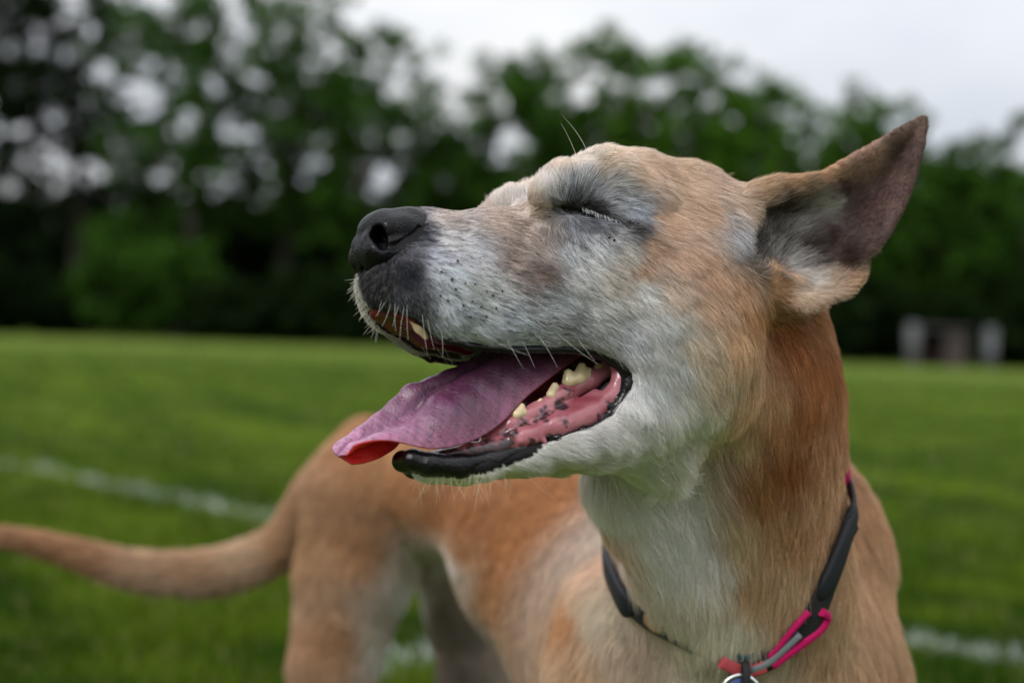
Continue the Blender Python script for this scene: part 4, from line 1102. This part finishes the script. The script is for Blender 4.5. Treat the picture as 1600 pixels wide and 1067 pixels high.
def tooth(parts, shade=(212, 196, 160), par=None):
    t_ = Sculpt()
    for ch in parts: hs(t_, [(a, b, s_, r * 1.16) for a, b, s_, r in ch], 0.0022, both=False)
    sculpt_part('tooth', t_, 0.0006, m_tooth, par or gum, lambda v, n: np.clip(srgb(*shade)[None] * (0.80 + 0.10 * smooth_noise(v, 700, 51) + 0.14 * n @ AX_U)[:, None] * np.array([1, .97, .92]), 0, .9))
tooth([[(647, 496, 12.5, 2.7), (656, 512, 13, 2.3), (665, 527, 13, 1.2)]], (244, 218, 192), ugum)        # upper canine
tooth([[(888, 596, 22.5, 3.0), (888, 584, 22.5, 2.2)], [(905, 588, 23, 3.2), (909, 573, 23, 2.0)], [(917, 586, 23, 2.6), (920, 580, 23, 1.8)], [(896, 594, 23, 2.8), (913, 590, 23, 2.8)]])
tooth([[(862, 617, 21, 2.6), (867, 603, 21, 1.7)], [(876, 612, 21, 2.3), (880, 606, 21, 1.3)]])
tooth([[(808, 648, 19, 2.6), (815, 635, 19, 1.6)], [(818, 646, 19, 2.2)]])
tooth([[(932, 580, 22.5, 2.3), (934, 572, 22.5, 1.6)], [(942, 574, 22.5, 2.0), (944, 568, 22.5, 1.3)]], (190, 165, 125))
tooth([[(842, 632, 20, 2.0), (845, 626, 20, 1.2)]])

# tongue: five lines along its length, lofted, with thickness
TL = [
 # far edge, far shoulder, groove, near hump, near edge   (px, py, lateral mm)
 [(850, 520, -16), (862, 515, -8), (880, 515, 2), (905, 528, 13), (915, 548, 18)],
 [(770, 552, -20), (786, 540, -12), (815, 543, 0), (850, 555, 13), (880, 574, 19)],
 [(705, 588, -20), (715, 574, -13), (745, 575, -1), (795, 592, 13), (824, 619, 20)],
 [(650, 610, -19), (660, 597, -13), (698, 600, -2), (738, 628, 13), (780, 664, 20)],
 [(628, 645, -19), (638, 602, -14), (668, 623, -3), (692, 648, 13), (730, 692, 19)],
 [(625, 690, -15), (614, 625, -15), (646, 648, -4), (664, 664, 11), (676, 701, 16)],
 [(600, 712, -12), (582, 653, -16), (612, 669, -5), (632, 675, 8), (632, 692, 12)],
 [(575, 722, -11), (548, 681, -15), (578, 684, -6), (595, 682, 4), (595, 687, 8)],
 [(552, 726, -10), (524, 697, -13), (548, 698, -8), (560, 693, -1), (560, 693, 3)],
 [(546, 725, -9), (521, 706, -12), (530, 713, -9), (538, 712, -6), (544, 706, -3)],
]
ctrl = np.array([[H(*p) for p in row] for row in TL])
def catmull(c, n):
    c = np.concatenate([2 * c[:1] - c[1:2], c, 2 * c[-1:] - c[-2:-1]])
    out = []
    for i in range(1, len(c) - 2):
        for t in np.arange(n) / n:
            p0, p1, p2, p3 = c[i - 1], c[i], c[i + 1], c[i + 2]
            out.append(0.5 * (2 * p1 + (p2 - p0) * t + (2 * p0 - 5 * p1 + 4 * p2 - p3) * t * t + (3 * p1 - p0 - 3 * p2 + p3) * t ** 3))
    out.append(c[-2])
    return np.array(out)
top = catmull(ctrl, 26)
top = catmull(top.transpose(1, 0, 2), 34).transpose(1, 0, 2)
nu, nv = top.shape[:2]
du = np.gradient(top, axis=0); dv_ = np.gradient(top, axis=1)
tn = np.cross(du, dv_); tn /= np.linalg.norm(tn, axis=2, keepdims=True) + 1e-12
if (tn[nu // 2, nv // 2] @ AX_U) < 0: tn = -tn
uu = np.linspace(0, 1, nu)[:, None]; vv = np.linspace(0, 1, nv)[None, :]
# groove and small bumps
top += tn * ((-0.0060 * np.exp(-((vv - 0.46) / 0.05) ** 2) + 0.0034 * np.exp(-((vv - 0.62) / 0.12) ** 2)) * np.clip(1.15 - uu, 0, 1) * np.clip(uu * 6, 0, 1))[..., None]
top += tn * (0.0007 * smooth_noise(top.reshape(-1, 3), 260, 61).reshape(nu, nv, 1) * (0.3 + 0.7 * np.sin(vv * np.pi))[..., None])
prof = np.sqrt(np.clip(1 - (2 * vv - 1) ** 4, 0, 1)) * np.clip((1 - uu) * 12, 0.15, 1) ** 0.5
thick = (0.0085 * (1 - 0.85 * np.clip(uu * 1.5, 0, 1))) * prof + 0.0004
bot = top - tn * thick[..., None]
topv = top + tn * (0.0008 * prof + 0.0002)[..., None]
idx = np.arange(nu * nv).reshape(nu, nv)
quad = lambda I, f=False: np.stack([I[:-1, :-1], I[1:, :-1], I[1:, 1:], I[:-1, 1:]][::(-1 if f else 1)], -1).reshape(-1, 4)
J = idx + nu * nv
rim = []
loop = list(idx[0, :]) + list(idx[1:, -1]) + list(idx[-1, -2::-1]) + list(idx[-2:0:-1, 0])
for a, b in zip(loop, loop[1:] + loop[:1]): rim.append((a, b, b + nu * nv, a + nu * nv))
tf = np.concatenate([quad(idx), quad(J, True), np.array(rim)])
tv = np.concatenate([topv.reshape(-1, 3), bot.reshape(-1, 3)])
wn_ = np.clip(0.5 + 0.4 * smooth_noise(topv.reshape(-1, 3), 140, 62), 0, 1)[:, None]
pale = np.clip((uu - 0.38) / 0.42, 0, 1) * np.ones((1, nv))
edge_p = np.clip((np.abs(2 * vv - 1) - 0.55) / 0.45, 0, 1) * np.ones((nu, 1))
tc1 = srgb(112, 70, 96) * wn_ + srgb(88, 50, 72) * (1 - wn_)
tc1 = tc1 * (1 - 0.75 * pale.reshape(-1, 1)) + srgb(182, 132, 158) * 0.75 * pale.reshape(-1, 1)
tc1 = tc1 * (1 - 0.35 * edge_p.reshape(-1, 1)) + srgb(165, 88, 108) * 0.35 * edge_p.reshape(-1, 1)
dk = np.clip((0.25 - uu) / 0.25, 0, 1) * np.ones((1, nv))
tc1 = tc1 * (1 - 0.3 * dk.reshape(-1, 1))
tc1 = tc1 * np.clip(0.86 + 0.16 * smooth_noise(topv.reshape(-1, 3), 900, 63) + 0.10 * smooth_noise(topv.reshape(-1, 3), 2000, 64), 0.45, 1.25)[:, None]
tc1 = tc1 * (np.array([0.74, 0.62, 0.74]) * (1 - 0.6 * pale.reshape(-1, 1)) + np.array([1.0, .9, 1.0]) * 0.6 * pale.reshape(-1, 1))
tc2 = np.tile(srgb(215, 30, 28), (nu * nv, 1))
tme = mesh_from('tongue', tv, tf)
vcol(tme, np.concatenate([tc1, tc2]))
add_obj('tongue', tme, m_tongue, dog)

# ------------------------------------------------------------------ whiskers, brow hairs, lashes, stray hairs
wh, wc, wr = [], [], []
def hair_px(px, py, ang, ln, bend, col, r=0.00011, lift=0.5, K=7, far=False):
    p, n = S(px, py)
    if p is None: return
    dr = AX_R * math.cos(math.radians(ang)) - AX_U * math.sin(math.radians(ang))
    nrm = AX_R * math.sin(math.radians(ang)) + AX_U * math.cos(math.radians(ang))
    dr = dr + n * lift; dr /= np.linalg.norm(dr)
    t = np.linspace(0, 1, K)[:, None]
    wh.append(p[None] + ln * 0.001 * (dr * t + nrm * (bend * t * t))); wc.append(srgb(*col)); wr.append(r)
R_ = random.Random(3)
for i in range(46):                                     # chin
    x = R_.uniform(645, 800); hair_px(x, 744 + R_.uniform(-6, 6) - max(0, x - 740) * 0.12, R_.uniform(55, 125) - (x - 700) * 0.12, R_.uniform(6, 17), R_.uniform(-.25, .25), (225, 205, 175), 0.00008, 0.3)
for i in range(60):                                     # front of the upper lip
    y = R_.uniform(432, 520); x = 560 + max(0, y - 450) * 0.45 + R_.uniform(0, 6)
    hair_px(x, y, R_.uniform(110, 175) - (y - 430) * 0.25, R_.uniform(3, 9), R_.uniform(-.2, .3), (240, 236, 222), 0.00008, 0.3)
for x, y, a, l in ((612, 470, 95, 14), (618, 468, 88, 16), (632, 478, 100, 17), (636, 476, 86, 18), (660, 490, 84, 20), (668, 498, 75, 16), (690, 515, 80, 14), (598, 466, 100, 9), (604, 468, 110, 10), (624, 474, 105, 12), (650, 527, 60, 14), (676, 532, 55, 15), (690, 534, 68, 14),
                   (742, 512, 35, 30), (762, 470, 30, 32), (800, 452, 30, 34), (720, 470, 32, 26), (870, 520, 40, 26), (840, 522, 50, 20), (790, 528, 60, 18), (815, 530, 62, 16), (700, 430, 28, 24), (900, 525, 55, 16)):
    hair_px(x, y, a, l, R_.uniform(-.12, .2), (222, 220, 214), 0.00009, 0.3)
for x, y, a, l, c in ((730, 425, 30, 30, 40), (770, 455, 28, 34, 40), (800, 440, 26, 36, 45), (748, 478, 30, 28, 40), (905, 258, -118, 24, 235), (922, 250, -112, 27, 235), (880, 290, -120, 18, 60), (896, 290, -95, 18, 60), (925, 280, -40, 22, 60),
                      (1052, 612, 62, 42, 70), (835, 728, 60, 20, 90), (820, 735, 45, 22, 200)):
    hair_px(x, y, a, l, R_.uniform(0.1, .3), (c, c * .95, c * .88), 0.00009, 0.45)
for i in range(70):                                     # pale lashes
    f_ = R_.random(); hair_px(909 + 55 * f_ + R_.uniform(-1.5, 1.5), 324 + 19 * f_ + R_.uniform(-1.5, 1), R_.uniform(35, 75), R_.uniform(2.2, 4.2), R_.uniform(-.2, .1), (235, 236, 238), 0.00011, 0.9)
for i in range(60):                                     # dark lashes at the corners
    f_ = R_.random(); x = 880 + 30 * f_ if i % 2 else 958 + 40 * f_; y = 322 + (0.35 * (x - 880) if i % 2 else 0.33 * (x - 958) + 20)
    hair_px(x, y, R_.uniform(-60, 40), R_.uniform(2.5, 5), R_.uniform(-.2, .2), (22, 20, 22), 0.00012, 0.7)
for i in range(26):                                     # fluff of the far brow
    x, y = 757 + R_.uniform(0, 26), 300 + R_.uniform(-12, 16); hair_px(x, y, R_.uniform(185, 250), R_.uniform(3, 7), R_.uniform(-.2, .2), (238, 232, 222), 0.00008, 0.2)
for i in range(60):                                     # stray hairs along the crown and ear root
    x = R_.uniform(930, 1260); y = 236 + max(0, (x - 960)) * 0.22 if x < 1170 else 294 - (x - 1170) * 0.2
    hair_px(x, y + 4, R_.uniform(-60, 15), R_.uniform(4, 9), R_.uniform(-.2, .2), (225, 195, 160), 0.00007, 0.3)
kk = 7
wpos = np.array(wh); wrad = np.array(wr)
wk = curves_obj('whiskers', wpos, wrad, wrad * 0.3, np.array(wc) * .9, hair_mat('whisker', 0.35, 0.35, 0.5), dog)
wk['kind'] = 'stuff'
# dark whisker roots on the muzzle
sp = Sculpt()
for x, y in ((706, 437), (727, 443), (712, 452), (700, 470), (724, 478), (742, 445), (738, 471), (690, 425), (760, 455), (752, 480), (770, 462), (785, 455), (715, 408), (688, 462), (760, 495), (735, 495), (775, 482), (952, 372), (960, 376), (958, 243), (968, 241)):
    p, n = S(x, y, 0.0009)
    if p is not None: sp.chain([(p - n * .001, 0.0008), (p, 0.0005)], 0.0005)
wr_o = sculpt_part('whisker_roots', sp, 0.00055, m_lip, dog, lambda v, n: np.tile(np.array([0.008, 0.008, 0.010]), (len(v), 1)))

wr_o['kind'] = 'stuff'
# ------------------------------------------------------------------ collar with its tag
def plain(name, col, rough=0.5, spec=0.5, metal=0.0, bump=0.0, scale=400, weave=False):
    m, n_, l_, b = new_mat(name)
    tc = n_.new('ShaderNodeTexCoord'); no = n_.new('ShaderNodeTexNoise'); no.inputs['Scale'].default_value = scale; no.inputs['Detail'].default_value = 4
    l_.new(tc.outputs['Object'], no.inputs['Vector'])
    rp = n_.new('ShaderNodeValToRGB'); c = np.array(col)
    rp.color_ramp.elements[0].color = (*(c * 0.72), 1); rp.color_ramp.elements[1].color = (*np.minimum(c * 1.25, 1), 1)
    l_.new(no.outputs['Fac'], rp.inputs['Fac']); l_.new(rp.outputs['Color'], b.inputs['Base Color'])
    b.inputs['Roughness'].default_value = rough; b.inputs['Specular IOR Level'].default_value = spec; b.inputs['Metallic'].default_value = metal
    if bump:
        bu = n_.new('ShaderNodeBump'); bu.inputs['Strength'].default_value = bump; bu.inputs['Distance'].default_value = 0.0006
        l_.new(no.outputs['Fac'], bu.inputs['Height']); l_.new(bu.outputs['Normal'], b.inputs['Normal'])
    return m
collar = add_obj('dog_collar', None, label="black collar with pink loop and round tag around the dog's neck", cat='collar')
def band(name, path, width, thick, mat, parent, wdir, closed=False, sub=6, taper=0.0):
    """A flat strap along a 3-D path; wdir gives the direction of its width."""
    c = np.asarray(path, float)
    if closed:
        c = np.concatenate([c[-1:], c, c[:2]])
        pts = []
        for i in range(1, len(c) - 2):
            for t in np.arange(sub) / sub:
                p0, p1, p2, p3 = c[i - 1:i + 3]
                pts.append(0.5 * (2 * p1 + (p2 - p0) * t + (2 * p0 - 5 * p1 + 4 * p2 - p3) * t * t + (3 * p1 - p0 - 3 * p2 + p3) * t ** 3))
        c = np.array(pts)
    else:
        c = catmull(c, sub)
    n = len(c)
    tg = np.roll(c, -1, 0) - np.roll(c, 1, 0) if closed else np.gradient(c, axis=0)
    tg /= np.linalg.norm(tg, axis=1, keepdims=True)
    w = np.asarray(wdir, float)[None] - (tg @ np.asarray(wdir, float))[:, None] * tg
    w /= np.linalg.norm(w, axis=1, keepdims=True)
    o = np.cross(tg, w)
    M = 12
    an = np.arange(M) / M * 2 * np.pi
    sx = np.sign(np.cos(an)) * np.abs(np.cos(an)) ** 0.45 * width / 2; sy = np.sign(np.sin(an)) * np.abs(np.sin(an)) ** 0.6 * thick / 2
    sc_ = np.ones(n)
    if taper and not closed:
        e = np.minimum(np.arange(n), n - 1 - np.arange(n)) / max(1, n * taper)
        sc_ = np.sqrt(np.clip(1 - (1 - np.clip(e, 0, 1)) ** 2, 0.03, 1))
    v = c[:, None] + w[:, None] * (sx[None, :, None] * sc_[:, None, None]) + o[:, None] * (sy[None, :, None] * sc_[:, None, None])
    I = np.arange(n * M).reshape(n, M); f = []
    for i in range(n if closed else n - 1):
        for j in range(M):
            f.append((I[i, j], I[(i + 1) % n, j], I[(i + 1) % n, (j + 1) % M], I[i, (j + 1) % M]))
    me = mesh_from(name, v.reshape(-1, 3), f)
    if not closed:
        bm = bmesh.new(); bm.from_mesh(me); bm.verts.ensure_lookup_table()
        bm.faces.new([bm.verts[i] for i in I[0]]); bm.faces.new([bm.verts[i] for i in I[-1][::-1]])
        bmesh.ops.recalc_face_normals(bm, faces=bm.faces); bm.to_mesh(me); bm.free()
    return add_obj(name, me, mat, parent)
def on_neck(pts, lift=0.004):
    out = []
    for x, y in pts:
        p, n = S(x, y, lift)
        out.append(p)
    return out
m_blk = plain('black_webbing', (0.014, 0.014, 0.016), 0.7, 0.3, bump=0.4, scale=900)
m_rub = plain('black_sleeve', (0.009, 0.010, 0.015), 0.6, 0.3, bump=0.1)
m_pink = plain('pink_webbing', (0.44, 0.007, 0.10), 0.65, 0.15, bump=0.3, scale=900)
m_red = plain('faded_red_webbing', (0.42, 0.06, 0.07), 0.7, 0.3, bump=0.3, scale=900)
m_gry = plain('grey_webbing', (0.16, 0.18, 0.20), 0.6, 0.3, bump=0.3, scale=900)
m_teal = plain('teal_webbing', (0.012, 0.07, 0.08), 0.6, 0.3, bump=0.3, scale=900)
m_tanb = plain('tan_strap', (0.30, 0.17, 0.08), 0.7, 0.2, bump=0.2)
m_met = plain('tag_metal', (0.75, 0.76, 0.78), 0.25, 0.5, metal=1.0)
m_blue = plain('blue_enamel', (0.02, 0.05, 0.22), 0.3, 0.5)
FR = [(952, 868), (985, 922), (1015, 955), (1050, 985), (1095, 1008), (1130, 1022), (1160, 1030), (1195, 1020), (1235, 985), (1264, 948), (1288, 890), (1308, 835), (1319, 790)]
front = [S(x_, y_, l_)[0] for (x_, y_), l_ in zip(FR, [.006, .006, .005, .001, 0, .002, .006, .006, .006, .006, .006, .006, .006])]
back = [P(1322, 745, 0.925), P(1310, 715, 0.965), P(1250, 700, 0.995), P(1150, 715, 0.99), P(1040, 760, 0.95), P(965, 815, 0.895)]
up_neck = P(1150, 500, 0.86) - P(1155, 900, 0.89); up_neck /= np.linalg.norm(up_neck)
band('strap', front + back, 0.014, 0.0028, m_blk, collar, up_neck, closed=True)
band('buckle', on_neck([(953, 870), (968, 900), (990, 930), (1008, 950)], 0.0085), 0.017, 0.005, m_rub, collar, up_neck, taper=0.25)
band('strap_end', on_neck([(1012, 954), (1026, 966), (1042, 978)], 0.004), 0.008, 0.004, m_tanb, collar, up_neck, taper=0.3)
band('sleeve', on_neck([(1268, 930), (1284, 895), (1300, 850), (1312, 812), (1318, 785)], 0.007), 0.0125, 0.006, m_rub, collar, up_neck, taper=0.22)
band('pink_loop', on_neck([(1196, 1014), (1215, 990), (1235, 965), (1252, 946)], 0.0075), 0.0034, 0.004, m_pink, collar, up_neck)
band('pink_loop', on_neck([(1200, 1026), (1225, 1004), (1250, 984), (1268, 968), (1276, 952), (1268, 945)], 0.009), 0.0048, 0.0042, m_pink, collar, up_neck)
band('grey_strip', on_neck([(1165, 1030), (1190, 1022), (1212, 1003), (1238, 976)], 0.009), 0.004, 0.003, m_gry, collar, up_neck)
band('red_strip', on_neck([(1126, 1017), (1146, 1027), (1166, 1032), (1190, 1026)], 0.009), 0.007, 0.0035, m_red, collar, up_neck)
band('teal_strip', on_neck([(1148, 1014), (1160, 1018), (1174, 1013)], 0.005), 0.003, 0.0025, m_teal, collar, up_neck)
band('pink_strip', [P(1317, 716, 0.885), P(1323, 736, 0.883), P(1322, 757, 0.883)], 0.004, 0.005, m_pink, collar, AX_R)
# ring and tag
rp_, rn_ = S(1157, 1030, 0.010)
rp_ = rp_ - AX_F * 0.004
cord = [rp_ + AX_U * 0.006, rp_ + AX_U * 0.001 - AX_F * 0.004, rp_ - AX_U * 0.012 - AX_F * 0.004, rp_ - AX_U * 0.024 - AX_F * 0.002, rp_ - AX_U * 0.012 + AX_F * 0.001, rp_ - AX_U * 0.001 + AX_F * 0.003]
band('tag_loop', cord, 0.0045, 0.0026, m_blk, collar, AX_R, closed=True)
tg = add_obj('identity_tag', None, None, None, label='round silver-rimmed blue tag hanging from the collar', cat='tag')
tcn = S(1150, 1066, 0.0)[0] - AX_U * 0.0025 - AX_F * 0.014 - AX_F * 0.003
def disc(name, r, h, z, mat, ring=None):
    bm = bmesh.new()
    prof_ = [(0, h / 2), (r - h * .4, h / 2), (r, 0.0), (r - h * .4, -h / 2), (0, -h / 2)] if ring is None else [(ring, h / 2), (r - h * .3, h / 2), (r, 0), (r - h * .3, -h / 2), (ring, -h / 2)]
    M = 40; vs = []
    for rr, zz in prof_:
        vs.append([bm.verts.new(tcn + (AX_R * math.cos(a) + AX_U * math.sin(a)) * rr - AX_F * (zz + z)) for a in np.arange(M) / M * 2 * np.pi])
    rng_ = list(zip(vs[:-1], vs[1:])) + ([(vs[-1], vs[0])] if ring is not None else [])
    for A, B in rng_:
        for j in range(M): bm.faces.new((A[j], B[j], B[(j + 1) % M], A[(j + 1) % M]))
    bmesh.ops.remove_doubles(bm, verts=bm.verts, dist=1e-6); bmesh.ops.recalc_face_normals(bm, faces=bm.faces)
    me = bpy.data.meshes.new(name); bm.to_mesh(me); bm.free(); me.polygons.foreach_set('use_smooth', [True] * len(me.polygons))
    return add_obj(name, me, mat, tg)
disc('disc', 0.0105, 0.0012, 0, m_blue)
disc('rim', 0.0125, 0.0022, 0, m_met, ring=0.0098)
